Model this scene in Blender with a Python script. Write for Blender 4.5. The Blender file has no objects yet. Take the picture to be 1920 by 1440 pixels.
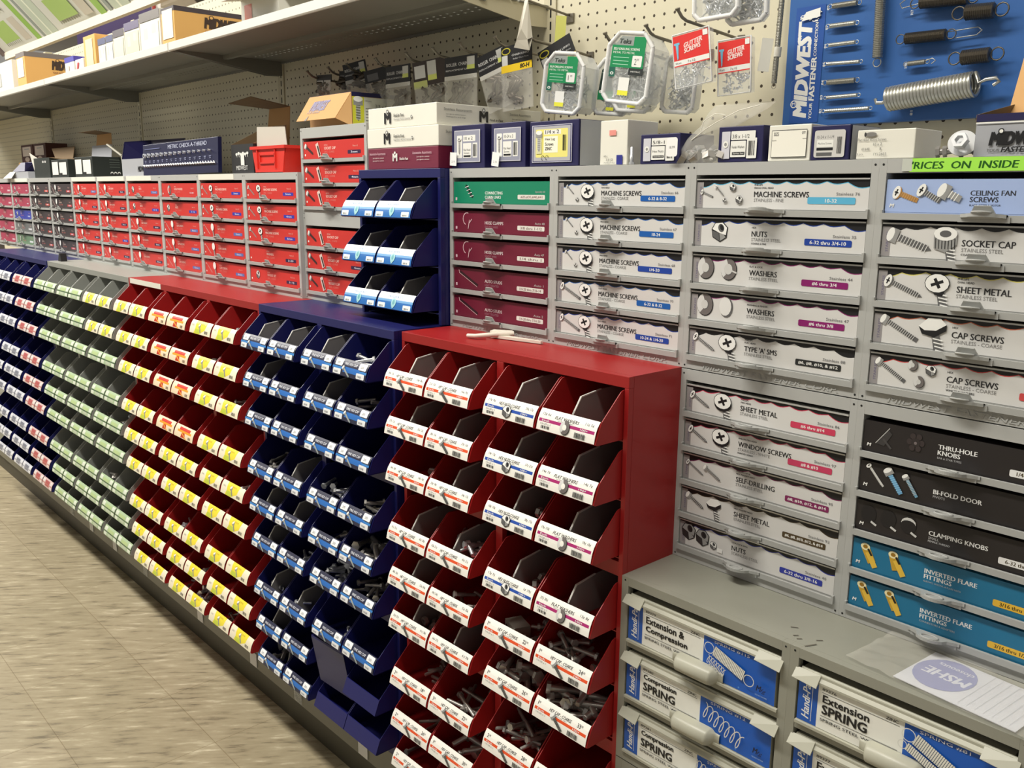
import bpy, math, random
from mathutils import Vector, Matrix
random.seed(7)
PI = math.pi
sc = bpy.context.scene
C = sc.collection
# ------------------------------------------------------------------ camera
cd = bpy.data.cameras.new('camera'); cam = bpy.data.objects.new('camera', cd); C.objects.link(cam)
yaw, pit, rol = 0.83038, 0.20946, 0.00909
F = Vector((-math.sin(yaw)*math.cos(pit), math.cos(yaw)*math.cos(pit), -math.sin(pit)))
R = F.cross(Vector((0, 0, 1))).normalized(); U = R.cross(F)
R2 = R*math.cos(rol)+U*math.sin(rol); U2 = U*math.cos(rol)-R*math.sin(rol)
m = Matrix((R2, U2, -F)).transposed().to_4x4(); m.translation = Vector((1.4951, -1.4727, 1.4383))
cam.matrix_world = m
cd.sensor_width = 36; cd.lens = 1679.0/1920*36; cd.clip_start = .02; cd.clip_end = 60
sc.camera = cam
# ------------------------------------------------------------------ world, light, exposure
w = bpy.data.worlds.new('world'); sc.world = w; w.use_nodes = True
w.node_tree.nodes['Background'].inputs[0].default_value = (1.0, .95, .86, 1)
w.node_tree.nodes['Background'].inputs[1].default_value = .30
sc.view_settings.view_transform = 'Standard'; sc.view_settings.look = 'None'
sc.view_settings.gamma = 1; sc.view_settings.use_curve_mapping = False
sc.view_settings.exposure = 0.0
FIXTURES = [(-7.0, -1.4, 92), (-4.6, -1.4, 92), (-2.2, -1.4, 72), (.2, -1.4, 66), (2.6, -1.4, 10), (-3.5, 2.2, 130), (-8, 2.2, 130)]
# ------------------------------------------------------------------ materials
MATS = {}
def lin(c): return tuple(((x/255)/12.92 if x <= 10 else ((x/255+.055)/1.055)**2.4) for x in c)
def mat(name, rgb, rough=.5, metal=0, alpha=1, noise=0, spec=.5, coat=0):
    if name in MATS: return MATS[name]
    m = bpy.data.materials.new(name); m.use_nodes = True
    nt = m.node_tree; b = nt.nodes['Principled BSDF']
    col = (*lin(rgb), 1)
    b.inputs['Base Color'].default_value = col
    b.inputs['Roughness'].default_value = rough; b.inputs['Metallic'].default_value = metal
    b.inputs['Alpha'].default_value = alpha; b.inputs['Specular IOR Level'].default_value = spec
    b.inputs['Coat Weight'].default_value = coat
    tc = nt.nodes.new('ShaderNodeTexCoord'); n = nt.nodes.new('ShaderNodeTexNoise')
    n.inputs['Scale'].default_value = 9; n.inputs['Detail'].default_value = 5
    nt.links.new(tc.outputs['Object'], n.inputs['Vector'])
    mx = nt.nodes.new('ShaderNodeMix'); mx.data_type = 'RGBA'; mx.blend_type = 'MULTIPLY'
    mx.inputs['Factor'].default_value = noise if noise else .12
    mx.inputs[6].default_value = col
    cr = nt.nodes.new('ShaderNodeValToRGB'); cr.color_ramp.elements[0].position = .3; cr.color_ramp.elements[1].position = .7
    cr.color_ramp.elements[0].color = (.72, .71, .68, 1); cr.color_ramp.elements[1].color = (1, 1, 1, 1)
    nt.links.new(n.outputs['Fac'], cr.inputs[0]); nt.links.new(cr.outputs[0], mx.inputs[7])
    nt.links.new(mx.outputs[2], b.inputs['Base Color'])
    MATS[name] = m; return m
def printmat():
    m = bpy.data.materials.new('printed_ink'); m.use_nodes = True; nt = m.node_tree
    b = nt.nodes['Principled BSDF']; a = nt.nodes.new('ShaderNodeAttribute'); a.attribute_name = 'Col'
    nt.links.new(a.outputs['Color'], b.inputs['Base Color']); b.inputs['Roughness'].default_value = .38
    return m
PRINT = printmat()
red = mat('red_enamel', (160, 30, 30), .40, noise=.25)
navy = mat('navy_enamel', (26, 29, 92), .38, noise=.25)
greyen = mat('grey_enamel', (150, 152, 146), .45, noise=.2)
rackgrey = mat('rack_grey_plastic', (178, 179, 176), .5)
traygrey = mat('tray_grey_plastic', (170, 171, 168), .45)
handi = mat('handi_grey_metal', (152, 152, 140), .4, noise=.3)
cream = mat('cream_plastic', (180, 179, 163), .38)
divgrey = mat('divider_grey', (126, 122, 119), .42)
divedge = mat('divider_edge', (190, 188, 182), .4)
dark = mat('dark_recess', (20, 19, 20), .8)
steel = mat('bright_steel', (222, 224, 226), .28, .7)
dsteel = mat('dark_steel', (168, 164, 158), .34, .6)
wiregrey = mat('hook_wire', (122, 116, 104), .4, .5)
card = mat('cardboard', (206, 160, 104), .75, noise=.2)
cardin = mat('cardboard_inside', (120, 98, 70), .85)
white = mat('white_card', (232, 230, 218), .55)
navyc = mat('navy_card', (30, 28, 76), .45)
greyc = mat('grey_card', (168, 170, 176), .55)
maroonc = mat('maroon_card', (118, 30, 58), .5)
blackc = mat('black_card', (34, 34, 36), .5)
shelfm = mat('shelf_metal', (128, 127, 119), .4, noise=.3)  # shade under the shelf is put into this darker metal colour
lipm = mat('shelf_lip_metal', (226, 225, 218), .3)
kickm = mat('kick_plate', (66, 63, 50), .5)
deckm = mat('deck_metal', (120, 118, 104), .4)
def clear(name, rgb, alpha, rough=.15):
    m = bpy.data.materials.new(name); m.use_nodes = True; nt = m.node_tree
    b = nt.nodes['Principled BSDF']; b.inputs['Base Color'].default_value = (*lin(rgb), 1)
    b.inputs['Roughness'].default_value = rough; b.inputs['Alpha'].default_value = alpha
    n = nt.nodes.new('ShaderNodeTexNoise'); n.inputs['Scale'].default_value = 40
    bp = nt.nodes.new('ShaderNodeBump'); bp.inputs['Strength'].default_value = .3; bp.inputs['Distance'].default_value = .002
    nt.links.new(n.outputs['Fac'], bp.inputs['Height']); nt.links.new(bp.outputs[0], b.inputs['Normal'])
    return m
clearp = clear('clear_plastic', (235, 238, 236), .22)
frost = clear('frosted_plastic', (244, 244, 242), .8, .3)
haze_p = clear('hazy_plastic', (236, 238, 236), .48, .25)
film = clear('bag_film', (225, 222, 212), .25, .12)
# ------------------------------------------------------------------ mesh helpers
class MB:
    def __init__(s): s.v = []; s.f = []; s.m = []; s.mats = []; s.smooth = []
    def mi(s, m):
        if m not in s.mats: s.mats.append(m)
        return s.mats.index(m)
    def add(s, vs, fs, m, smooth=False):
        b = len(s.v); s.v += [tuple(p) for p in vs]; k = s.mi(m)
        for f in fs: s.f.append([b+i for i in f]); s.m.append(k); s.smooth.append(smooth)
    def box(s, x0, x1, y0, y1, z0, z1, m):
        vs = [(x, y, z) for x in (x0, x1) for y in (y0, y1) for z in (z0, z1)]
        s.add(vs, [(0, 1, 3, 2), (4, 6, 7, 5), (0, 4, 5, 1), (2, 3, 7, 6), (0, 2, 6, 4), (1, 5, 7, 3)], m)
    def prism(s, prof, x0, x1, m, ax='x'):       # profile in (y,z) swept along x ; ax 'y': (x,z) swept along y ; 'z': (x,y) swept along z
        n = len(prof)
        def P(a, b, t): return (t, a, b) if ax == 'x' else ((a, t, b) if ax == 'y' else (a, b, t))
        vs = [P(a, b, x0) for a, b in prof]+[P(a, b, x1) for a, b in prof]
        fs = [list(range(n))[::-1], list(range(n, 2*n))]+[(i, (i+1) % n, n+(i+1) % n, n+i) for i in range(n)]
        s.add(vs, fs, m)
    def plate(s, pts, t, m):                      # flat quad or polygon with thickness
        pts = [Vector(p) for p in pts]; nn = (pts[1]-pts[0]).cross(pts[-1]-pts[0]).normalized()*t
        n = len(pts); vs = pts+[p+nn for p in pts]
        s.add(vs, [list(range(n))[::-1], list(range(n, 2*n))]+[(i, (i+1) % n, n+(i+1) % n, n+i) for i in range(n)], m)
    def tube(s, path, r, m, n=8, caps=True, smooth=True):
        path = [Vector(p) for p in path]; vs = []; ref = Vector((0, 0, 1))
        for i, p in enumerate(path):
            t = (path[min(i+1, len(path)-1)]-path[max(i-1, 0)]).normalized()
            if i == 0:
                if abs(t.dot(ref)) > .9: ref = Vector((0, 1, 0))
                a = t.cross(ref).normalized()
            else: a = (a-t*a.dot(t)).normalized()
            b = t.cross(a); rr = r[i] if isinstance(r, (list, tuple)) else r
            vs += [p+a*math.cos(2*PI*k/n)*rr+b*math.sin(2*PI*k/n)*rr for k in range(n)]
        L = len(path)
        fs = [(i*n+k, i*n+(k+1) % n, (i+1)*n+(k+1) % n, (i+1)*n+k) for i in range(L-1) for k in range(n)]
        s.add(vs, fs, m, smooth)
        if caps: s.add(vs[:n], [list(range(n))[::-1]], m); s.add(vs[-n:], [list(range(n))], m)
    def build(s, name, parent=None, bevel=0):
        me = bpy.data.meshes.new(name); me.from_pydata(s.v, [], s.f)
        for q in s.mats: me.materials.append(q)
        for p, k, sm in zip(me.polygons, s.m, s.smooth): p.material_index = k; p.use_smooth = sm
        me.update(); o = bpy.data.objects.new(name, me); C.objects.link(o)
        if parent: o.parent = parent
        if bevel:
            b = o.modifiers.new('bevel', 'BEVEL'); b.width = bevel; b.segments = 2; b.limit_method = 'ANGLE'
        return o
def tag(o, label, cat, group=None, kind=None):
    if kind == 'structure': o['kind'] = kind; return o
    o['label'] = label; o['category'] = cat
    if group: o['group'] = group
    if kind: o['kind'] = kind
    return o
def empty(name, loc, label, cat, group=None, rz=0):
    o = bpy.data.objects.new(name, None); C.objects.link(o); o.location = loc; o.rotation_euler[2] = rz
    o.empty_display_size = .02
    return tag(o, label, cat, group)
def link(me, name, parent, loc=(0, 0, 0)):
    o = bpy.data.objects.new(name, me); C.objects.link(o); o.parent = parent; o.location = loc; return o
# ------------------------------------------------------------------ lettering
TC = {}
def glyphs(s, bold, ital=0):
    bold = 0; k = (s, ital)
    if k in TC: return TC[k]
    cu = bpy.data.curves.new('t', 'FONT'); cu.body = s; cu.size = 1; cu.resolution_u = 2
    cu.offset = .022*bold; cu.shear = ital; cu.space_character = 1.0+.06*bold
    o = bpy.data.objects.new('t', cu); C.objects.link(o)
    dg = bpy.context.evaluated_depsgraph_get(); me = bpy.data.meshes.new_from_object(o.evaluated_get(dg))
    vs = [(v.co.x, v.co.y) for v in me.vertices]; fs = [tuple(p.vertices) for p in me.polygons]
    bpy.data.objects.remove(o); bpy.data.curves.remove(cu); bpy.data.meshes.remove(me)
    if not vs: vs = [(0, 0)]
    x0 = min(v[0] for v in vs); x1 = max(v[0] for v in vs); y0 = min(v[1] for v in vs); y1 = max(v[1] for v in vs)
    dx = max(x1-x0, 1e-4); dy = max(y1-y0, 1e-4)
    TC[k] = ([((a-x0)/dx, (b-y0)/dy) for a, b in vs], fs, dx/dy); return TC[k]
class Dec:                                         # printed graphics, coloured per face
    def __init__(s, mapf, eps=.00004): s.v = []; s.f = []; s.c = []; s.map = mapf; s.k = 0; s.eps = eps; s.sub = 0
    def raw(s, pts, faces, col):
        if s.sub:                                 # cut tall shapes into bands so that they follow a curved label
            np_, nf = [], []
            for f in faces:
                poly = [tuple(pts[i]) for i in f]; a = min(p[1] for p in poly); z = max(p[1] for p in poly)
                if z-a < .0045: bands = [poly]
                else:
                    bands = []; k0 = math.floor(a/s.sub)
                    while k0*s.sub < z-1e-7:
                        q = poly
                        for lim, sg in ((k0*s.sub, 1), ((k0+1)*s.sub, -1)):
                            out = []
                            for i in range(len(q)):
                                p0, p1 = q[i-1], q[i]; d0 = sg*(p0[1]-lim); d1 = sg*(p1[1]-lim)
                                if (d0 > 0) != (d1 > 0): t = d0/(d0-d1); out.append((p0[0]+(p1[0]-p0[0])*t, lim))
                                if d1 > 0: out.append(p1)
                            q = out
                            if len(q) < 3: break
                        if len(q) >= 3: bands.append(q)
                        k0 += 1
                for q in bands: nf.append(list(range(len(np_), len(np_)+len(q)))); np_ += q
            pts, faces = np_, nf
        s.k += 1; b = len(s.v); l = lin(col)
        for u, v in pts:
            p, n = s.map(u, v); s.v.append(tuple(Vector(p)+Vector(n)*s.eps*s.k))
        for f in faces: s.f.append([b+i for i in f]); s.c.append(l)
    def poly(s, pts, col): s.raw(pts, [list(range(len(pts)))], col)
    def rect(s, x0, y0, x1, y1, col, n=1):
        pts = []; 
        for i in range(n+1):
            y = y0+(y1-y0)*i/n; pts += [(x0, y), (x1, y)]
        s.raw(pts, [(2*i, 2*i+1, 2*i+3, 2*i+2) for i in range(n)], col)
    def rrect(s, x0, y0, x1, y1, col, r=.002):
        pts = []
        for cx, cy, a in ((x1-r, y1-r, 0), (x0+r, y1-r, 1), (x0+r, y0+r, 2), (x1-r, y0+r, 3)):
            pts += [(cx+r*math.cos(PI/2*(a+t/3)), cy+r*math.sin(PI/2*(a+t/3))) for t in range(4)]
        s.poly(pts, col)
    def ell(s, cx, cy, rx, ry, col, n=14, rot=0):
        c, q = math.cos(rot), math.sin(rot)
        s.poly([(cx+c*rx*math.cos(2*PI*i/n)-q*ry*math.sin(2*PI*i/n), cy+q*rx*math.cos(2*PI*i/n)+c*ry*math.sin(2*PI*i/n)) for i in range(n)], col)
    def line(s, a, b, wd, col):
        d = Vector(b)-Vector(a); n = Vector((-d.y, d.x)).normalized()*wd/2; a = Vector(a); b = Vector(b)
        s.poly([a-n, b-n, b+n, a+n], col)
    def text(s, t, x, y, w, h, col, bold=1, rot=0, ital=0):   # lower-left corner, fitted into w by h (w None keeps the shape)
        vs, fs, ar = glyphs(t, bold, ital)
        if w is None: w = h*ar
        c, q = math.cos(rot), math.sin(rot)
        e = h*(.036*bold if bold < 1.5 else .03*min(bold, 2.6))                            # heavier strokes: slightly shifted repeats
        offs = [(0, 0)] if e == 0 else ([(-e, 0), (e, 0)] if bold < 1.5 else [(-e, -e*.6), (e, -e*.6), (-e, e*.6), (e, e*.6), (0, 0)])
        for dx, dy in offs: s.raw([(x+c*(a*w+dx)-q*(b*h+dy), y+q*(a*w+dx)+c*(b*h+dy)) for a, b in vs], fs, col)
        return w
    def bars(s, x0, y0, x1, y1, col=(60, 60, 60), n=9):
        rr = random.Random(n)
        st = (x1-x0)/n
        for i in range(n):
            a = x0+i*st; s.rect(a, y0, a+st*rr.uniform(.3, .8), y1, col)
    def mesh(s, name):
        me = bpy.data.meshes.new(name); me.from_pydata(s.v, [], s.f); me.materials.append(PRINT)
        at = me.color_attributes.new('Col', 'FLOAT_COLOR', 'CORNER')
        for p in me.polygons:
            for li in p.loop_indices: at.data[li].color = (*s.c[p.index], 1)
        me.update(); return me
    def build(s, name, parent=None, label=None):
        o = bpy.data.objects.new(name, s.mesh(name)); C.objects.link(o)
        if parent: o.parent = parent
        if label: o['label'] = label
        return o
def front(y, x0=0, z0=0): return lambda u, v: ((x0+u, y, z0+v), (0, -1, 0))
def side(x, y0=0, z0=0): return lambda u, v: ((x, y0+u, z0+v), (1, 0, 0))
def topf(z, x0=0, y0=0): return lambda u, v: ((x0+u, y0+v, z), (0, 0, 1))
BK = (30, 30, 32); WH = (240, 240, 236); DG = (96, 96, 96); MG = (150, 150, 148); LG = (205, 205, 202)
# printed pictures of fasteners
def p_screw(d, x, y, L, ang, w=.0035, head='flat', col=DG, hl=LG, point=True):
    c, s_ = math.cos(ang), math.sin(ang)
    def T(a, b): return (x+c*a-s_*b, y+s_*a+c*b)
    d.poly([T(w*.8, -w*.5), T(L*.85, -w*.5), T(L, 0 if point else -w*.5), T(L*.85 if point else L, w*.5), T(w*.8, w*.5)], col)
    n = int(L/(w*.5))
    for i in range(2, n):
        a = i*w*.5
        if a < L*.9: d.poly([T(a, -w*.62), T(a+w*.14, -w*.62), T(a+w*.24, w*.62), T(a+w*.1, w*.62)], hl)
    if head == 'hex':
        d.poly([T(-w*.3, -w*1.1), T(w*.9, -w*1.1), T(w*.9, w*1.1), T(-w*.3, w*1.1)], MG); d.ell(*T(-w*.3, 0), w*.55, w*1.1, WH, rot=ang)
    else:
        d.ell(*T(w*.25, 0), w*.8, w*1.35, col, rot=ang); d.ell(*T(0, 0), w*.75, w*1.4, WH, rot=ang)
        d.line(T(0, -w*.7), T(0, w*.7), w*.3, BK); d.line(T(-w*.4, 0), T(w*.4, 0), w*.3, BK)
def p_head(d, x, y, r, kind='pan'):
    d.poly([(x-r*.1, y-r*.3), (x+r*.55, y-r*.5), (x+r*1.0, y-r*2.0), (x+r*.3, y-r*2.0)], DG)
    for i in range(4): d.line((x+r*(.1+.1*i), y-r*(.9+.3*i)), (x+r*(.9+.05*i), y-r*(1.0+.3*i)), r*.1, WH)
    if kind == 'hex':
        d.poly([(x-r*1.1, y), (x-r*.8, y-r*.6), (x+r*.2, y-r*.8), (x+r*1.1, y-r*.2), (x+r*1.1, y+r*.3), (x, y-r*.1)], BK)
        d.poly([(x-r*1.1, y), (x-r*.4, y+r*.7), (x+r*.6, y+r*.75), (x+r*1.1, y+r*.3), (x+r*.3, y-r*.25), (x-r*.6, y-r*.3)], WH); return
    if kind == 'sock':
        d.poly([(x-r, y+r*.3), (x-r*.9, y-r*.9), (x+r*.1, y-r*1.2), (x+r, y-r*.5), (x+r, y+r*.4)], MG)
        for i in range(7): d.line((x-r*.8+i*r*.27, y), (x-r*.75+i*r*.27, y-r*.9), r*.07, BK)
        d.ell(x, y+r*.4, r*1.0, r*.6, WH); d.ell(x, y+r*.4, r*.5, r*.3, DG); return
    if kind == 'pan': d.ell(x+r*.05, y-r*.28, r*1.05, r*.78, BK)
    else: d.poly([(x-r, y-r*.1), (x-r*.1, y-r*1.0), (x+r*.5, y-r*1.1), (x+r, y+r*.1)], BK)
    d.ell(x, y, r*1.06, r*.84, BK); d.ell(x, y, r, r*.78, WH)
    d.line((x-r*.5, y-r*.2), (x+r*.5, y+r*.2), r*.26, BK); d.line((x-r*.22, y+r*.4), (x+r*.22, y-r*.4), r*.26, BK)
def p_nut(d, x, y, r, c1=WH, c2=DG):
    d.poly([(x-r*.95, y+r*.25), (x-r*.55, y+r*.9), (x+r*.35, y+r), (x+r*.95, y+r*.45), (x+r*.85, y-r*.55), (x+r*.1, y-r), (x-r*.8, y-r*.55)], BK)
    d.poly([(x-r*.88, y+r*.1), (x-r*.1, y-r*.1), (x+r*.05, y-r*.9), (x-r*.72, y-r*.5)], c2)
    d.poly([(x-r*.02, y-r*.1), (x+r*.5, y-r*.25), (x+r*.75, y-r*.5), (x+r*.12, y-r*.88)], MG)
    d.poly([(x-r*.85, y+r*.25), (x-r*.5, y+r*.82), (x+r*.32, y+r*.9), (x+r*.85, y+r*.42), (x+r*.75, y-r*.3), (x+r*.0, y-r*.1)], c1)
    d.ell(x+r*.18, y+r*.38, r*.34, r*.42, c2, rot=.5); d.ell(x+r*.25, y+r*.42, r*.2, r*.3, BK, rot=.5)
def p_ring(d, x, y, r, hole=.42, bg=LG, split=False):
    d.ell(x+r*.04, y-r*.03, r*.88, r*1.02, BK, 20); d.ell(x, y, r*.84, r*.97, (112, 106, 104), 20)
    pts = [(x+r*.84*math.cos(a*PI/10), y+r*.97*math.sin(a*PI/10)) for a in range(6, 14)]
    d.poly(pts+[(x-r*.1, y-r*.35), (x, y+r*.3)], (214, 214, 212))
    if hole: d.ell(x+r*.03, y-r*.02, r*hole*.98, r*hole*1.08, DG, 14); d.ell(x-r*.02, y, r*hole*.9, r*hole, bg, 14)
    if split: d.line((x+r*.1, y-r*.05), (x+r*.9, y-r*.3), r*.14, bg)
def logo_m(d, x, y, h, col):
    d.text('M', x, y, h*1.05, h, col, 2); d.ell(x+h*.52, y+h*1.12, h*.2, h*.2, col); d.ell(x+h*.52, y+h*1.12, h*.12, h*.12, WH)
# ------------------------------------------------------------------ the setting
def structure(mb, name): o = mb.build(name); o['kind'] = 'structure'; return o
fl = MB(); fm = bpy.data.materials.new('vinyl_floor'); fm.use_nodes = True
nt = fm.node_tree; b = nt.nodes['Principled BSDF']; tc = nt.nodes.new('ShaderNodeTexCoord')
mp0 = nt.nodes.new('ShaderNodeMapping'); mp0.inputs['Rotation'].default_value = (0, 0, -.92); mp = nt.nodes.new('ShaderNodeMapping'); mp.inputs['Scale'].default_value = (6, 34, 7)
nz = nt.nodes.new('ShaderNodeTexNoise'); nz.inputs['Scale'].default_value = 1.6; nz.inputs['Detail'].default_value = 7; nz.inputs['Roughness'].default_value = .62
cr = nt.nodes.new('ShaderNodeValToRGB'); e = cr.color_ramp.elements
e[0].position = .30; e[0].color = (*lin((98, 88, 70)), 1); e[1].position = .72; e[1].color = (*lin((208, 198, 172)), 1)
q = cr.color_ramp.elements.new(.44); q.color = (*lin((154, 142, 116)), 1); q = cr.color_ramp.elements.new(.58); q.color = (*lin((166, 154, 128)), 1)
br = nt.nodes.new('ShaderNodeTexBrick'); br.offset = 0; br.inputs['Scale'].default_value = 1
for k_, v_ in (('Brick Width', .305), ('Row Height', .305), ('Mortar Size', .0012), ('Mortar Smooth', .3)): br.inputs[k_].default_value = v_
br.inputs['Color1'].default_value = (1, 1, 1, 1); br.inputs['Color2'].default_value = (.9, .9, .88, 1); br.inputs['Mortar'].default_value = (.62, .58, .5, 1)
mx = nt.nodes.new('ShaderNodeMix'); mx.data_type = 'RGBA'; mx.blend_type = 'MULTIPLY'; mx.inputs['Factor'].default_value = 1
nt.links.new(tc.outputs['Object'], mp0.inputs[0]); nt.links.new(mp0.outputs[0], mp.inputs[0]); nt.links.new(mp.outputs[0], nz.inputs['Vector']); nt.links.new(nz.outputs['Fac'], cr.inputs[0])
nt.links.new(tc.outputs['Object'], br.inputs['Vector']); nt.links.new(cr.outputs[0], mx.inputs[6]); nt.links.new(br.outputs['Color'], mx.inputs[7])
nt.links.new(mx.outputs[2], b.inputs['Base Color']); b.inputs['Roughness'].default_value = .42
fl.box(-16, 6, -5, 6, -.02, 0, fm); structure(fl, 'floor')
cl = MB(); cl.box(-20, 6, -5, 6.1, 4.3, 4.33, mat('ceiling_paint', (206, 198, 184), .9)); structure(cl, 'ceiling')
bw = MB(); bw.box(-20, 6, 6, 6.1, 0, 4.3, mat('far_wall_paint', (168, 156, 150), .9)); structure(bw, 'wall_back')
# ceiling lamps
for i, (fx, fy, pw) in enumerate(FIXTURES):
    o = empty('ceiling_light', (fx, fy, 3.15), 'long fluorescent ceiling light above the %s' % ('fastener aisle' if fy < 0 else 'area behind the pegboard'), 'ceiling light', 'fluorescent lights over the %s' % ('aisle' if fy < 0 else 'far side'))
    hb = MB(); hb.prism([(-.16, 0), (-.09, .07), (.09, .07), (.16, 0), (.15, 0), (.085, .06), (-.085, .06), (-.15, 0)], -.9, .9, mat('lamp_housing', (230, 228, 220), .5)); hb.build('housing', o)
    ld = bpy.data.lights.new('tube', 'AREA'); ld.shape = 'RECTANGLE'; ld.size = 1.75; ld.size_y = .26; ld.energy = pw; ld.color = (1, .965, .885)
    lo = bpy.data.objects.new('fluorescent_tube', ld); C.objects.link(lo); lo.parent = o; lo.location = (0, 0, .0)
# ------------------------------------------------------------------ pegboard
pm = bpy.data.materials.new('pegboard'); pm.use_nodes = True; nt = pm.node_tree; b = nt.nodes['Principled BSDF']
tc = nt.nodes.new('ShaderNodeTexCoord'); sx = nt.nodes.new('ShaderNodeSeparateXYZ'); nt.links.new(tc.outputs['Object'], sx.inputs[0])
def mth(nt, op, a, b=None):
    n = nt.nodes.new('ShaderNodeMath'); n.operation = op
    for i, q in enumerate((a, b)):
        if q is None: continue
        if isinstance(q, (int, float)): n.inputs[i].default_value = q
        else: nt.links.new(q, n.inputs[i])
    return n.outputs[0]
P_ = .0254
def cell(o_, off): return mth(nt, 'SUBTRACT', mth(nt, 'FRACT', mth(nt, 'DIVIDE', mth(nt, 'SUBTRACT', o_, off), P_)), .5)
fx_ = cell(sx.outputs[0], .5696+P_/2-P_*40); fz_ = cell(sx.outputs[2], 1.7848+P_/2-P_*80)
d_ = mth(nt, 'SQRT', mth(nt, 'ADD', mth(nt, 'MULTIPLY', fx_, fx_), mth(nt, 'MULTIPLY', fz_, fz_)))
hole = mth(nt, 'LESS_THAN', d_, .115)
mx = nt.nodes.new('ShaderNodeMix'); mx.data_type = 'RGBA'; nt.links.new(hole, mx.inputs['Factor'])
mx.inputs[6].default_value = (*lin((211, 204, 178)), 1); mx.inputs[7].default_value = (*lin((60, 48, 28)), 1)
nt.links.new(mx.outputs[2], b.inputs['Base Color']); b.inputs['Roughness'].default_value = .55
S = 1.2192
for i, nm in enumerate(('rightmost, behind the spring board and blister packs', 'second from the right, behind the hanging chain packs', 'third from the right, above the red drawer cards', 'fourth from the right, behind the open black cartons', 'farthest, at the left edge')):
    mb = MB(); mb.box(S*(1-i)-S+.019+.0, S*(1-i)-.019, -.0, .006, .2, 2.10, pm)
    tag(mb.build('pegboard_panel'), 'cream pegboard panel, '+nm, 'pegboard', 'pegboard panels of the wall fixture')
um = mat('upright_metal', (196, 188, 160), .5)
for i, nm in enumerate(('between the chain packs and the blister packs', 'behind the tan carton flap', 'above the metric thread gauge', 'above the open dark cartons')):
    mb = MB(); x = -S*i; mb.box(x-.018, x+.018, -.004, .03, .12, 2.12, um)
    for k in range(78):
        z = .3+k*.0254*.92
    for k in range(30): mb.box(x-.0022+.003, x+.0022+.003, -.0045, -.003, 1.36+k*.0254, 1.36+k*.0254+.017, dark)
    tag(mb.build('shelf_upright'), 'slotted cream shelving upright '+nm, 'shelf upright', 'slotted uprights of the wall fixture')
# gondola base
mb = MB(); mb.box(-7, 3, -.40, -.38, 0, .076, kickm); o = mb.build('kick_plate'); 
base = empty('base_shelf', (0, 0, 0), 'long low base deck and dark kick plate running under the bin cabinets', 'base shelf')
o.parent = base
mb = MB(); mb.prism([(-.4076, .0736), (-.4076, .146), (-.40, .1496), (.0, .1496), (0, .142), (-.398, .142), (-.398, .0736)], -7, 3, deckm); mb.build('deck', base)
rr = random.Random(4)
for i, x in enumerate((-2.45, -2.2, -1.93, -1.62, -1.15, -.78, -.52, -.2, -.03, .2, .45)):
    mb = MB(); mb.box(x-.02, x+.02, -.4105, -.4085, .078, .121, frost if i % 3 else clearp); mb.build('label_holder', base)
# ------------------------------------------------------------------ bins
# local origin: centre of the bin in x, cabinet face in y, top edge of the label in z
def bin_mesh(m, wd=.131, back=.17):
    t = .0014; mb = MB(); h = wd/2
    prof = [(-.0475, 0), (-.0495, -.004), (-.062, -.0345), (-.058, -.0365), (back, -.0365), (back, .043), (.0, .043), (-.006, .0405)]
    for sx_ in (-1, 1): mb.prism(prof, sx_*h, sx_*(h-t), m)
    mb.prism([(-.0495, -.002), (-.062, -.0345), (-.060, -.0345), (-.0475, -.002)], -h, h, m)
    mb.prism([(-.062, -.0345), (-.058, -.0365), (back, -.0365), (back, -.035), (-.058, -.0345)], -h, h, m)
    mb.box(-h, h, back-.0015, back, -.036, .04, m)
    o = mb.build('b'); me = o.data; bpy.data.objects.remove(o); return me
BM = {'red': bin_mesh(red), 'navy blue': bin_mesh(navy), 'grey': bin_mesh(greyen)}
TIPM = bin_mesh(navy, back=.065)
mb = MB(); mb.prism([(-.044, -.034), (-.044, .0), (-.026, .025), (.02, .031), (.165, .036), (.165, -.034)], -.001, .001, divgrey)
mb.prism([(-.0445, -.001), (-.0265, .0255), (.02, .032), (.02, .0305), (-.0255, .0235), (-.0435, -.002)], -.0016, .0016, divedge)
o = mb.build('d'); DIVM = o.data; bpy.data.objects.remove(o)
LW = .1265; LH = .0355
def bmap(u, v):                                   # slanted, gently bulging label face
    t = v/LH; y = -.0622+.0125*t-.0022*math.sin(PI*t)-(0 if t < .8 else -(t-.8)*.008); z = -.0335+.033*t
    n = Vector((0, -.033, .0125-.0069*math.cos(PI*t)*-1)).normalized()
    return ((u-LW/2, y-.0008, z), n)
LMC = {}
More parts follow.
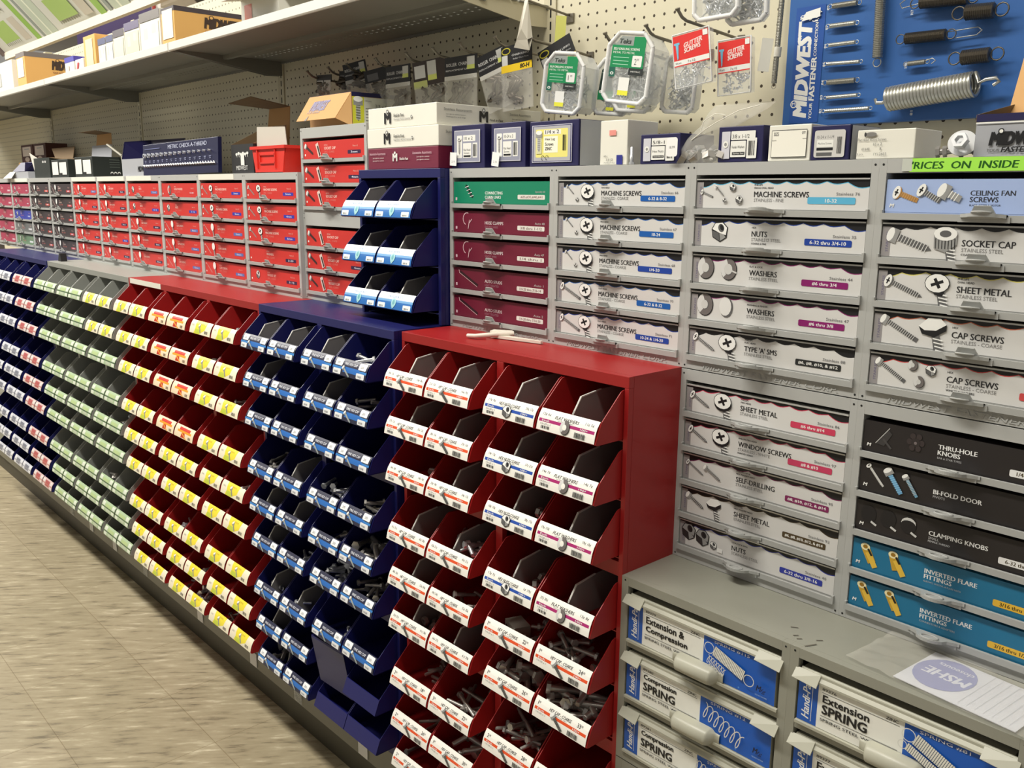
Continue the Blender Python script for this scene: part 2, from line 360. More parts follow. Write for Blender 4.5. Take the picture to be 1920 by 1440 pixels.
def bin_label(kind, a='', b_='', title=''):
    k = (kind, a, b_, title)
    if k in LMC: return LMC[k]
    d = Dec(bmap, .00004); d.sub = .0035
    if kind in ('orange', 'blueband', 'purple'):
        col = {'orange': (226, 84, 40), 'blueband': (40, 80, 170), 'purple': (170, 40, 110)}[kind]
        d.rect(0, 0, LW, LH, (242, 240, 232), 8)
        d.rect(.003, .0148, LW-.003, .0200, col, 2)
        d.text(title, .036, .0235, .052, .0052, (64, 64, 64), 1, ital=.25); d.text('USS GRADE STEEL ZINC', .042, .0208, .036, .0018, (120, 120, 120), 0)
        for t, x in ((a, .008), (b_, .101)):
            if '.' in t:
                q = t.split('.')[0]; ww = d.text(q, x, .0240, None, .0062, (50, 50, 50), .5); d.text('00', x+ww+.001, .0270, .0038, .0030, (60, 60, 60), 0)
            elif t: d.text(t, x, .0250, .018, .0050, (70, 70, 70), 0)
        d.text('Each', .010, .0158, .016, .0032, WH, 1); d.text('100+', .094, .0158, .016, .0032, WH, 1)
        d.text('1/4-20 x 1', .008, .0100, .022, .0034, (150, 150, 150), 0)
        if '.' not in a: d.bars(.010, .0035, .030, .0085, (80, 80, 80), 8)
        d.bars(.084, .0020, .108, .0110, (70, 70, 70), 11)
        if kind == 'orange': p_screw(d, .047, .0200, .030, -.66, .0058, 'hex', (74, 74, 72), (112, 112, 110), False)
        elif kind == 'blueband': p_nut(d, .060, .0140, .0115, WH, DG)
        else: p_ring(d, .062, .0138, .0118, .42, (242, 240, 232))
    elif kind == 'navyl':
        d.rect(0, 0, LW, LH, (40, 42, 66), 8); d.rect(.0, .0135, LW, .0185, (60, 130, 200), 2)
        d.rect(.040, .0085, .100, .0205, (44, 110, 190), 3)
        d.text('FINE HEX CAP', .042, .0245, .046, .0052, (220, 222, 230), 1)
        for x in (.004, .092):
            d.rrect(x+.003, .0205, x+.030, .0340, (238, 240, 242)); d.rrect(x, .0015, x+.029, .0135, (232, 234, 236))
            d.bars(x+.004, .004, x+.02, .0085, (120, 120, 124), 7); d.text('20', x+.010, .0245, .010, .005, MG, 0)
        p_screw(d, .042, .018, .030, -.62, .0042, 'hex', (150, 165, 165), LG, False)
    elif kind == 'small':
        d.rect(0, 0, LW, LH, (226, 232, 240), 8); d.rect(.0, .0, LW, .0165, (40, 110, 185), 4); d.rect(.0, .0165, LW, .0215, (110, 165, 215), 2)  # pale upper part is glare painted into the label colour
        d.text('SHOULDER BOLTS', .034, .026, .052, .0045, (120, 150, 190), 1)
        for x in (.003, .095): d.rrect(x, .0015, x+.027, .0125, (238, 240, 240)); d.bars(x+.005, .003, x+.02, .0065, (110, 115, 110), 6)
        d.ell(.060, .015, .0085, .010, (165, 215, 220)); d.poly([(.053, .008), (.064, .006), (.058, .001)], (165, 215, 220)); d.ell(.060, .016, .004, .006, (110, 175, 185))
    elif kind == 'yellow':
        d.rect(0, 0, LW, LH, (240, 232, 206), 8); d.poly([(.030, LH), (.098, LH), (.092, .014), (.060, .0), (.026, .0), (.034, .014)], (240, 222, 60))
        d.rect(.034, .001, .064, .014, (200, 214, 70), 2); d.text('LAG SCREWS', .048, .0265, .034, .004, (196, 160, 40), 1)
        p_screw(d, .056, .024, .024, -1.0, .0052, 'hex', (120, 124, 100), LG)
        d.bars(.092, .005, .112, .013, (110, 104, 96), 8); d.text('ZINC', .010, .021, .014, .004, MG, 0)
    elif kind == 'redstar':
        d.rect(0, 0, LW, LH, (240, 222, 190), 8); d.rect(.030, .023, .100, .031, (214, 60, 50), 2); d.rect(.020, .017, .110, .023, (240, 160, 40), 2)
        d.poly([(.045, .002), (.075, .002), (.07, .017), (.05, .017)], (200, 50, 30)); d.line((.05, .016), (.082, .0), .004, (240, 170, 60)); d.bars(.094, .003, .112, .011, (120, 90, 70), 7)
    elif kind == 'green':
        d.rect(0, 0, LW, LH, (172, 194, 156), 8); d.rect(0, .0135, LW, .0175, (74, 96, 66), 1)
        for x in (.004, .098): d.rrect(x, .0015, x+.024, .0130, (222, 228, 212)); d.rrect(x, .019, x+.024, .032, (216, 222, 206))
        d.rect(.036, .018, .090, .029, (178, 198, 140), 2); d.rect(.045, .003, .085, .0125, (190, 200, 176), 2)
    elif kind == 'pink':
        d.rect(0, 0, LW, LH, (206, 180, 176), 8); d.rect(.036, .006, .088, .030, (176, 84, 84), 4); d.rect(0, .0135, LW, .0165, (196, 120, 110), 1)
        for x in (.004, .098): d.rrect(x, .0015, x+.024, .0130, (226, 216, 212)); d.rrect(x, .019, x+.024, .032, (224, 214, 210))
    else:
        d.rect(0, 0, LW, LH, (196, 198, 206), 8); d.rect(.036, .006, .088, .028, (120, 122, 134), 4); d.rect(0, .0135, LW, .0165, (150, 150, 160), 1)
        for x in (.004, .098): d.rrect(x, .0015, x+.024, .0130, (226, 226, 228)); d.rrect(x, .019, x+.024, .032, (222, 222, 226))
    LMC[k] = d.mesh('price_label'); return LMC[k]
ORD = ['top', 'second', 'third', 'fourth', 'fifth', 'sixth', 'seventh', 'eighth', 'bottom']
ROWZ = [1.100, 1.0035, .9065, .7805, .683, .5855, .4555, .3575, .262]
COLN = ['first', 'second', 'third', 'fourth', 'fifth', 'sixth']
BINS = {}
def put_bin(cabname, color, cx, y0, z, r, c, label, divider, kind, plabel=None):
    o = empty('hopper_bin', (cx, y0, z), label, 'bin', 'hopper bins of the '+cabname)
    link(BM[color], 'bin_body', o)
    if kind:
        l = link(plabel or bin_label(kind), 'price_label', o)
    if divider: link(DIVM, 'divider', o, ((.0 if divider is True else divider), 0, 0))
    BINS[(cabname, r, c)] = o; return o
def cabinet(name, label, mcol, x_edges, y0, z0, z1, rows_per=3, modules=3, D=.41):
    o = empty('bin_cabinet', ((x_edges[0]+x_edges[-1])/2, y0, z0), label, 'cabinet')
    ox, oy, oz = o.location
    xa, xb = x_edges[0]-ox, x_edges[-1]-ox; H = z1-z0
    s = MB(); t = .002
    s.box(xa, xa+t, .012, D, 0, H-t, mcol); s.box(xb-t, xb, .012, D, 0, H-t, mcol); s.box(xa+t, xb-t, D-t, D, 0, H-t, mcol)
    s.box(xa, xb, .012, D, H-t, H, mcol)
    s.build('carcass', o)
    f = MB(); f.box(xa, xb, 0, .012, H-.0188, H, mcol)
    for i, xe in enumerate(x_edges):
        a = xe-ox; w0 = a-(.0 if i == 0 else .009); w1 = a+(.0 if i == len(x_edges)-1 else .009)
        f.box(w0, w1, .0, .012, 0, H-.0188, mcol)
    f.build('face_frame', o, bevel=.0008)
    sh = MB()
    for k in range(1, modules+(1 if z0 < .5 else 0)):
        zz = z1-.3232*k-z0
        sh.box(xa+.009, xb-.009, .0005, .012, zz-.006, zz+.018, mcol)
    for k in range(modules*rows_per):
        mz = z1-(k//rows_per)*.3232-(k % rows_per)*.0975-.1035-z0
        sh.box(xa+t, xb-t, .0006, D-t, mz-.001, mz+.0008, mcol)
    sh.build('bin_rails', o)
    return o
# near red cabinet ------------------------------------------------
Y_A = -.433
cabinet('A', 'large red steel bin cabinet with four columns of bins, nearest the camera', red, [.0265, .3255, .6242], Y_A, .150, 1.1648)
COLX_A = [.1130, .2460, .4140, .5485]
pr = {(5, 2): ('1.00', '22.00'), (6, 2): ('1.00', '26.00'), (7, 2): ('2.00', '28.00'), (5, 3): ('1.00', '24.00'), (6, 3): ('1.00', '33.00'), (7, 3): ('1.00', '36.00'),
      (7, 0): ('2.00', '18.00'), (8, 0): ('2.00', '26.00'), (9, 0): ('2.00', '30.00'), (7, 1): ('3.00', '22.00'), (8, 1): ('1.00', '30.00'), (9, 1): ('2.00', '34.00')}
pn = {(1, 2): ('17\u00a2 9\u00a2', '29\u00a2 17\u00a2'), (2, 2): ('14\u00a2 12\u00a2', '37\u00a2 21\u00a2'), (3, 2): ('18\u00a2 10\u00a2', '30\u00a2 17\u00a2'), (4, 2): ('17\u00a2 7\u00a2', '1\u00a2 19\u00a2'),
      (1, 3): ('12\u00a2 6\u00a2', '11\u00a2 5\u00a2'), (2, 3): ('14\u00a2 7\u00a2', '14\u00a2 7\u00a2'), (3, 3): ('19\u00a2 10\u00a2', '19\u00a2 10\u00a2'), (4, 3): ('37\u00a2 20\u00a2', '13\u00a2 8\u00a2')}
divA = {(1, 0), (1, 1), (1, 2), (1, 3), (2, 0), (2, 1), (2, 2), (2, 3), (3, 1), (3, 2), (3, 3), (4, 0), (4, 1), (4, 2), (4, 3), (5, 0), (6, 0), (6, 1), (4, 2)}
for r in range(9):
    for c in range(4):
        key = (r+1, c); kn = 'orange'; a = b_ = ''; ti = 'HEX CAP - COARSE'; desc = 'orange-striped label'
        if c >= 2 and r >= 7: continue
        if c == 2 and r < 4: kn = 'blueband'; a, b_ = pn[key]; ti = 'HEX NUTS-COARSE'; desc = 'blue-striped nut label'
        elif c == 3 and r < 4: kn = 'purple'; a, b_ = pn[key]; ti = 'FLAT WASHERS'; desc = 'purple-striped washer label'
        elif key in pr: a, b_ = pr[key]
        else: a, b_ = '%d\u00a2 %d\u00a2' % (20+r*7+c, 12+r*3), '%d\u00a2 %d\u00a2' % (16+r*9, 8+r*4+c)
        put_bin('near red cabinet', 'red', COLX_A[c], Y_A, ROWZ[r], r+1, c, 'red bin, %s, %s row, %s column of nearest red cabinet' % (desc, ORD[r], COLN[c]), key in divA, kn, bin_label(kn, a, b_, ti))
# blue cabinet ----------------------------------------------------
Y_B = -.443
cabinet('B', 'navy blue steel bin cabinet with four columns, between the two red cabinets', navy, [-.569, -.2785, .0135], Y_B, .150, 1.1648)
COLX_B = [-.4875, -.3535, -.1960, -.0625]
divB = {(1, 0), (1, 1), (1, 2), (2, 0), (2, 2), (4, 1), (5, 0), (5, 1), (6, 0), (7, 0), (7, 1), (8, 0)}
for r in range(9):
    for c in range(4):
        plain = c >= 2 and r >= 7
        if (r, c) == (7, 2):
            o = put_bin('blue cabinet', 'navy blue', COLX_B[c], Y_B-.02, ROWZ[r]-.02, 8, 2, 'unlabelled navy bin tipped forward out of its slot, low in the blue cabinet', False, None)
            o.children[0].data = TIPM; o.rotation_euler = (math.radians(-80), 0, math.radians(3)); o.location = (COLX_B[c]-.003, -.455, .358); continue
        put_bin('blue cabinet', 'navy blue', COLX_B[c], Y_B, ROWZ[r], r+1, c, ('plain unlabelled navy bin, %s row, %s column of middle blue cabinet' if plain else 'navy bin with blue and white label, %s row, %s column of middle blue cabinet') % (ORD[r], COLN[c]), (r+1, c) in divB, None if plain else 'navyl')
# far red cabinet -------------------------------------------------
Y_R = -.4415
cabinet('R', 'long red steel bin cabinet with six columns and a white strip on its top rail', red, [-1.4624, -1.1665, -.868, -.5705], Y_R, .150, 1.1648)
COLX_R = [-1.377, -1.2435, -1.085, -.951, -.792, -.657]
for r in range(9):
    for c in range(6):
        kn = 'redstar' if (c in (2, 3) and r < 4) else 'yellow'
        put_bin('far red cabinet', 'red', COLX_R[c], Y_R, ROWZ[r], r+1, c, 'red bin with %s label, %s row, %s column of six-column red cabinet' % ('yellow' if kn == 'yellow' else 'red and orange', ORD[r], COLN[c]), False, kn)
mb = MB(); mb.box(-.125, .125, -.0012, -.0004, -.0165, -.001, white)
o = mb.build('shelf_strip'); o.location = (-1.322, Y_R, 1.1648); tag(o, 'blank white paper strip stuck on the red cabinet top rail', 'label')
# grey cabinet ----------------------------------------------------
cabinet('G', 'grey steel bin cabinet with six columns of green-labelled bins', greyen, [-2.336, -2.045, -1.752, -1.4640], Y_R, .150, 1.1648)
COLX_G = [-2.255, -2.121, -1.966, -1.832, -1.675, -1.541]
for r in range(9):
    for c in range(6):
        kn = 'yellow' if c >= 4 and r < 2 else 'green'
        put_bin('grey cabinet', 'grey', COLX_G[c], Y_R, ROWZ[r], r+1, c, 'grey bin with %s label, %s row, %s column of grey cabinet' % (kn, ORD[r], COLN[c]), False, kn)
# far blue cabinet ------------------------------------------------
cabinet('C', 'far navy blue bin cabinet at the left edge, beyond the grey cabinet', navy, [-3.230, -2.932, -2.634, -2.338], Y_R-.003, .150, 1.1648)
COLX_C = [-3.145, -3.012, -2.850, -2.717, -2.548, -2.415]
for r in range(9):
    for c in range(6):
        kn = 'pink' if c >= 4 else 'grey'
        put_bin('far blue cabinet', 'navy blue', COLX_C[c], Y_R-.003, ROWZ[r], r+1, c, 'navy bin with %s label, %s row, %s column of farthest blue cabinet' % (kn, ORD[r], COLN[c]), False, kn)
# small upper blue unit -------------------------------------------
Y_U = -.325
cabinet('U', 'small navy blue bin unit with six bins standing on the blue cabinet', navy, [-.283, .0175], Y_U, 1.1652, 1.4876, 3, 1, .30)
for r, z in enumerate((1.4215, 1.3245, 1.230)):
    for c, x in enumerate((-.199, -.0655)):
        o = put_bin('small upper blue unit', 'navy blue', x, Y_U, z, r+1, c, 'navy bin with glare-painted label top, %s row, %s side of the small upper unit' % (('top', 'middle', 'bottom')[r], ('left', 'right')[c]), True, 'small')
# ------------------------------------------------------------------ loose hardware
def bolt_mesh(L, r, m, nut=False):
    mb = MB(); hr = r*1.75
    hexp = [(hr*math.cos(PI/3*k), hr*math.sin(PI/3*k)) for k in range(6)]
    if nut:
        inner = [(r*math.cos(PI/3*k), r*math.sin(PI/3*k)) for k in range(6)]
        vs = [(a, b, z) for z in (0, r*1.5) for a, b in hexp]+[(a, b, z) for z in (0, r*1.5) for a, b in inner]; fs = []
        for i in range(6):
            j = (i+1) % 6; fs += [(i, j, 6+j, 6+i), (12+j, 12+i, 18+i, 18+j), (6+i, 6+j, 18+j, 18+i), (j, i, 12+i, 12+j)]
        mb.add(vs, fs, m)
    else:
        mb.prism(hexp, 0, r*1.2, m, 'z')
        mb.tube([(0, 0, r*1.2), (0, 0, L*.55), (0, 0, L*.56), (0, 0, L*.97), (0, 0, L)], [r, r, r*.88, r*.88, r*.7], m, 10)
    o = mb.build('x'); me = o.data; bpy.data.objects.remove(o); return me
BO = {'big': bolt_mesh(.062, .0062, dsteel), 'long': bolt_mesh(.085, .0042, dsteel), 'mid': bolt_mesh(.045, .0040, dsteel), 'zinc': bolt_mesh(.042, .0040, steel), 'zsmall': bolt_mesh(.028, .003, steel), 'nut': bolt_mesh(0, .0052, dsteel, True), 'znut': bolt_mesh(0, .0035, steel, True)}
rb = random.Random(11)
def fill(cab, r, c, kind, n, noun, where, xr=(-.045, .052), yr=(-.040, .03), pile=.02):
    b = BINS.get((cab, r, c))
    if not b: return
    bx, by, bz = b.location; me = BO[kind]; L = {'big': .062, 'long': .085, 'mid': .045, 'zinc': .042, 'zsmall': .028}.get(kind, .01); rad = {'big': .0112, 'long': .0078}.get(kind, .0072)
    nm = 'hex_nut' if 'nut' in kind else 'hex_bolt'
    for i in range(n):
        o = bpy.data.objects.new(nm, me); C.objects.link(o)
        lay = i/max(n-1, 1)
        yaw_ = rb.uniform(0, 2*PI); til = rb.uniform(-.22, .22)
        d = Vector((math.cos(yaw_)*math.cos(til), math.sin(yaw_)*math.cos(til), math.sin(til)))
        px = rb.uniform(*xr); py = rb.uniform(*yr)*(1-.3*lay)
        hx = abs(d.x)*L/2; hy = abs(d.y)*L/2
        px = max(-.062+rad+hx, min(.062-rad-hx, px)); py = max(-.044+rad*.3+hy, min(.14, py))
        pz = -.0335+rad+abs(d.z)*L/2+lay*pile
        pos = Vector((bx+px, by+py, bz+pz))-d*L/2
        o.location = pos; o.rotation_mode = 'QUATERNION'; o.rotation_quaternion = d.to_track_quat('Z', 'Y')
        tag(o, noun+' lying loose in the '+where, 'nut' if 'nut' in kind else 'bolt', noun+'s in the '+where)
A_ = 'near red cabinet'; B_ = 'blue cabinet'
fill(A_, 6, 3, 'big', 18, 'thick dark hex bolt', 'red bin priced 33 dollars', pile=.034)
fill(A_, 5, 3, 'mid', 18, 'short dark hex bolt', 'red bin priced 24 dollars', pile=.028)
fill(A_, 7, 2, 'long', 18, 'long dark hex bolt', 'red bin priced 28 dollars', pile=.03)
fill(A_, 6, 2, 'big', 12, 'thick dark hex bolt', 'red bin priced 26 dollars', pile=.03)
fill(A_, 5, 2, 'mid', 7, 'short dark hex bolt', 'red bin with the small carton', xr=(0, .05))
fill(A_, 7, 1, 'long', 10, 'long dark hex bolt', 'red bin at row seven, second column', xr=(-.01, .05))
fill(A_, 4, 1, 'zinc', 14, 'zinc hex bolt', 'red bin at row four, second column', pile=.032)
fill(A_, 6, 0, 'nut', 8, 'dark hex nut', 'red bin at row six, first column', xr=(.0, .05))
fill(A_, 5, 1, 'mid', 5, 'dark hex bolt', 'red bin at row five, second column', xr=(.0, .05))
fill(A_, 7, 0, 'mid', 7, 'dark hex bolt', 'red bin at row seven, first column', xr=(-.01, .05), yr=(0, .05))
fill(A_, 8, 1, 'big', 8, 'dark hex bolt', 'red bin at row eight, second column')
fill(A_, 8, 0, 'mid', 3, 'dark hex bolt', 'red bin at row eight, first column')
fill(A_, 9, 0, 'mid', 2, 'dark hex bolt', 'bottom left red bin nearest')
fill(A_, 3, 0, 'mid', 2, 'bright hex bolt', 'red bin at row three, first column')
fill(A_, 3, 2, 'nut', 5, 'bronze toned hex nut', 'red bin at row three, third column', xr=(.02, .05))
fill(A_, 2, 2, 'znut', 3, 'zinc hex nut', 'red bin at row two, third column', xr=(.02, .05))
fill(A_, 4, 2, 'nut', 3, 'dark hex nut', 'red bin at row four, third column', xr=(.01, .05), yr=(-.03, 0))
fill(B_, 1, 3, 'zinc', 12, 'zinc cap screw', 'top right navy bin')
fill(B_, 2, 3, 'mid', 8, 'dull cap screw', 'second navy bin down on the right', yr=(0, .06))
fill(B_, 2, 1, 'zsmall', 5, 'small zinc screw', 'navy bin, row two, second column', yr=(0, .06))
fill(B_, 4, 0, 'long', 6, 'long shiny cap screw', 'navy bin, row four, first column')
fill(B_, 4, 2, 'zinc', 16, 'zinc cap screw', 'navy bin, row four, third column', pile=.03)
fill(B_, 4, 3, 'mid', 13, 'dull cap screw', 'navy bin, row four, fourth column', xr=(0, .05), pile=.032)
fill(B_, 5, 3, 'big', 9, 'thick cap screw', 'navy bin, row five, fourth column')
fill(B_, 5, 2, 'mid', 3, 'dull cap screw', 'navy bin, row five, third column', xr=(0, .05))
fill(B_, 6, 2, 'zinc', 14, 'zinc cap screw', 'navy bin, row six, third column', pile=.032)
fill(B_, 6, 3, 'mid', 18, 'dull cap screw', 'navy bin, row six, fourth column', pile=.032)
fill(B_, 6, 1, 'zinc', 8, 'zinc cap screw', 'navy bin, row six, second column', xr=(0, .05))
fill(B_, 7, 0, 'znut', 4, 'zinc nut', 'navy bin, row seven, first column')
fill(B_, 7, 1, 'zinc', 4, 'zinc cap screw', 'navy bin, row seven, second column', xr=(-.03, .0))
fill(B_, 9, 0, 'big', 8, 'thick dull bolt', 'bottom left navy bin')
fill(B_, 7, 2, 'zsmall', 2, 'small screw', 'navy bin, row seven, third column', xr=(0, .05))
fill(B_, 4, 1, 'znut', 2, 'zinc nut', 'navy bin, row four, second column', xr=(-.04, -.02))
Rc = 'far red cabinet'
fill(Rc, 1, 5, 'zinc', 9, 'zinc screw', 'top right bin of the far red cabinet', xr=(.0, .05))
fill(Rc, 2, 4, 'long', 6, 'coiled wire-like long screw', 'red bin, row two, fifth column')
fill(Rc, 3, 5, 'mid', 8, 'dark screw', 'red bin, row three, sixth column', xr=(0, .05))
fill(Rc, 7, 2, 'zinc', 10, 'shiny screw', 'red bin, row seven, third column', xr=(.0, .05))
fill(Rc, 4, 2, 'mid', 4, 'dark screw', 'red bin, row four, third column', xr=(0, .05))
fill(Rc, 5, 5, 'zsmall', 6, 'small shiny screw', 'red bin, row five, sixth column', xr=(0, .05))
fill(Rc, 9, 3, 'zinc', 22, 'shiny spilled lag screw', 'bottom bin, fourth column, far red cabinet', pile=.04)
fill(Rc, 9, 2, 'mid', 6, 'dark screw', 'bottom bin, third column, far red cabinet', xr=(0, .05))
fill(Rc, 9, 4, 'mid', 8, 'dark screw', 'bottom bin, fifth column, far red cabinet', xr=(0, .05))
fill(Rc, 8, 3, 'mid', 5, 'dark screw', 'red bin, row eight, fourth column', xr=(0, .05))
fill(Rc, 8, 4, 'zsmall', 5, 'small screw', 'red bin, row eight, fifth column', xr=(0, .05))
Gc = 'grey cabinet'
fill(Gc, 5, 5, 'zinc', 6, 'shiny screw', 'grey bin, row five, sixth column'); fill(Gc, 5, 4, 'mid', 5, 'dark screw', 'grey bin, row five, fifth column')
fill(Gc, 7, 4, 'long', 3, 'long shiny screw', 'grey bin, row seven, fifth column'); fill(Gc, 3, 1, 'znut', 8, 'bright nut', 'grey bin, row three, second column')
fill(Gc, 6, 3, 'zinc', 4, 'shiny screw', 'grey bin, row six, fourth column')
fill('small upper blue unit', 3, 1, 'zsmall', 9, 'small zinc screw', 'bottom right bin of the small upper unit'); fill('small upper blue unit', 2, 0, 'znut', 4, 'zinc nut', 'middle left bin of the small upper unit', xr=(-.02, 0))
# small grey carton lying in a bin
mb = MB(); mb.box(-.022, .022, -.016, .016, 0, .024, mat('grey_carton', (150, 146, 136), .7)); mb.box(-.018, .018, -.0164, -.016, .006, .016, dark)
o = mb.build('small_carton'); o.location = (COLX_A[2]-.022, Y_A-.012, ROWZ[4]-.033); o.rotation_euler[2] = -.35; tag(o, 'tiny grey carton lying in the red bin priced 22 dollars', 'box')
# ------------------------------------------------------------------ drawer racks
W = .3018; RY = -.3032
def hnd_mesh(m, tab=True):
    mb = MB(); vs = []; n = 24
    for i in range(n+1):
        x = (-.034+.068*i/n)*(.78 if tab else 1); q = abs(x); f = (.016 if tab else .027)*math.sqrt(max(0, 1-(q/.0215)**2)) if q < .0195 else 0
        f = max(f, .0085*max(0, 1-max(0, q-.018)/.014)**.7, .0015); up_ = f*.16
        vs += [(x, 0, .0012), (x, -f, .0012+up_), (x, -f, -.0030+up_), (x, 0, -.0042)]
    fs = [(4*i+j, 4*i+(j+1) % 4, 4*i+4+(j+1) % 4, 4*i+4+j) for i in range(n) for j in range(4)]
    mb.add(vs, fs, m)
    ring = [(.011*math.cos(2*PI*k/14), -.0115+.0065*math.sin(2*PI*k/14)) for k in range(15)]
    mb.tube([(x, y*(1 if tab else 1.35), .0018+abs(y)*.2) for x, y in ring], .0013, m, 6, False)
    mb.box(-.03, .03, -.002, .0, -.008, -.001, m)
    if tab: mb.plate([(-.016, -.003, 0), (.016, -.003, 0), (.0095, -.008, .0125), (-.0095, -.008, .0125)], .002, m)
    o = mb.build('h'); me = o.data; bpy.data.objects.remove(o); return me
HM = hnd_mesh(traygrey); HMF = hnd_mesh(traygrey, False)
CW = .2785
def card_dec(parts, spec, y, cw=CW, ch=.0415):
    d = Dec(front(y, -cw/2, .0015)); k = spec[0]
    if k == 'st':                                  # stainless style: silver body under a scalloped black top
        _, hd, title, sub, right, pill, pcol, pics = spec
        d.rect(0, 0, cw, ch, (26, 26, 28)); n = 9; pts = [(0, 0), (cw, 0)]; pts2 = [(0, 0), (cw, 0)]
        for i in range(n*6, -1, -1):
            x = cw*i/(n*6); t = (i % 6)/6; drop = .0016+.0062*max(0, 1-x/.05)+.0075*max(0, (x-cw*.86)/(cw*.14))
            sc_ = .0040*math.sin(PI*t)
            pts.append((x, ch-drop-sc_-.0012)); pts2.append((x, ch-drop-sc_))
        d.poly(pts2, pcol); d.poly(pts, (214, 213, 210)); d.rect(0, 0, .012, ch*.93, (150, 146, 146))
        d.text('STAINLESS', .009, .006, .026, .0035, (110, 104, 130), 1, PI/2)
        tx = .1025
        for i, h_ in enumerate(hd.split('|')): d.text(h_, tx, .0290-.0042*(i-(len(hd.split('|'))-1)), None, .0026, (70, 70, 70), 1)
        d.text(title, tx, .0172, glyphs(title, .9)[2]*.0074, .0080, (44, 44, 46), .9); 
        for i, h_ in enumerate(sub.split('|')): d.text(h_, tx, .0105-.0048*i, None, .0046 if i == 0 else .0026, (130, 128, 126) if i == 0 else (70, 70, 70), 0 if i == 0 else 1)
        d.text(right, cw*.955-.034, .0205, .034, .0040, (110, 110, 112), 0)
        d.rrect(cw*.680, .0085, cw*.935, .0178, pcol if pcol != (180, 178, 120) else (60, 60, 60))
        d.text(pill, cw*.8075-min(len(pill)*.0034, .062)/2, .0105, min(len(pill)*.0034, .062), .0050, WH, 1)
        pics(d)
    elif k == 'mar':
        _, bg, title, sub, right, pill, pics = spec
        d.rect(0, 0, cw, ch, bg); tx = .35*cw
        if '|' in title:
            a, b_ = title.split('|'); d.text(a, tx, .0170, None, .0055, (235, 235, 230), 1); d.text(b_, tx, .0090, None, .0055, (235, 235, 230), 1)
        else: d.text(title, tx, .0165, None, .0060, (226, 214, 214), 1); d.text(sub, tx, .0095, None, .0042, (160, 110, 122), 0)
        d.text(right, cw*.955-.026, .0200, .026, .0042, (190, 190, 186), 0)
        d.rrect(cw*.69, .0085, cw*.955, .0170, (226, 222, 214)); d.text(pill, cw*.72, .0102, cw*.21, .0048, (120, 90, 90), 1)
        d.rect(.006, .005, .011, .0105, (220, 190, 200)); pics(d)
    elif k == 'blk':
        _, bg, title, sub, right, pill, pcol, pics = spec
        d.rect(0, 0, cw, ch, bg); lt = bg[0] > 150; tx = .106 if lt else .1015; ls = title.split('|'); tc_ = (52, 54, 62) if lt else (236, 236, 234)
        for i, t in enumerate(ls): d.text(t, tx, .0175-.0078*i+(.004 if len(ls) > 1 else 0), None, .0062, tc_, 1.2)
        sb = sub.split('|'); y0 = .0175-.0078*(len(ls)-1)+(.004 if len(ls) > 1 else 0)
        for i, t in enumerate(sb): d.text(t, tx, y0-.0052-.004*i, None, .0034 if i == 0 and len(ls) == 1 else .0026, tc_ if lt else (190, 190, 190), 0 if i == 0 else 1)
        d.rrect(cw*.68, .006, cw*.94, .0150, pcol); d.text(pill, cw*.71, .0080, None, .0050, (70, 55, 20), 1)
        d.text(right, cw*.85, .0170, .032, .004, (180, 210, 220), 0)
        d.text('M', .006, .006, .006, .0045, WH, 2, ital=.2); pics(d)
    elif k == 'far':
        _, bg, title, pcol, pt, style = spec
        d.rect(0, 0, cw, ch, bg); d.text(title, .36*cw, .0205, None, .0062, (244, 214, 204), 1); d.text('METRIC', .36*cw, .029, None, .0034, (236, 190, 180), 0)
        d.text('ZINC - COARSE', .36*cw, .0125, None, .0046, (226, 130, 120), 0); d.text('Metric 62', .82*cw, .024, None, .004, (236, 180, 170), 0)
        d.rrect(cw*.74, .008, cw*.94, .0165, pcol); d.text(pt, cw*.79, .010, cw*.10, .0048, (225, 225, 240), 1)
        d.ell(.009, .009, .0028, .0028, WH, 8)
        if style == 'scr': p_screw(d, .012, .030, .042, -.55, .0042, 'flat', MG, (190, 130, 120)); p_head(d, .072, .027, .0115, 'flat')
        elif style == 'soc': p_screw(d, .012, .030, .042, -.5, .006, 'hex', (60, 40, 40), (90, 60, 60)); d.line((.066, .036), (.080, .004), .013, (225, 200, 190)); d.line((.070, .030), (.081, .006), .006, (50, 45, 45))
        elif style == 'ring': p_ring(d, .062, .021, .015, .5, bg)
        elif style == 'nut': p_nut(d, .045, .021, .012)
        elif style == 'dot': p_screw(d, .012, .032, .050, -.6, .002, 'flat', (200, 150, 140), LG); d.ell(.070, .028, .010, .011, WH); d.line((.072, .018), (.078, .002), .006, MG)
    return d
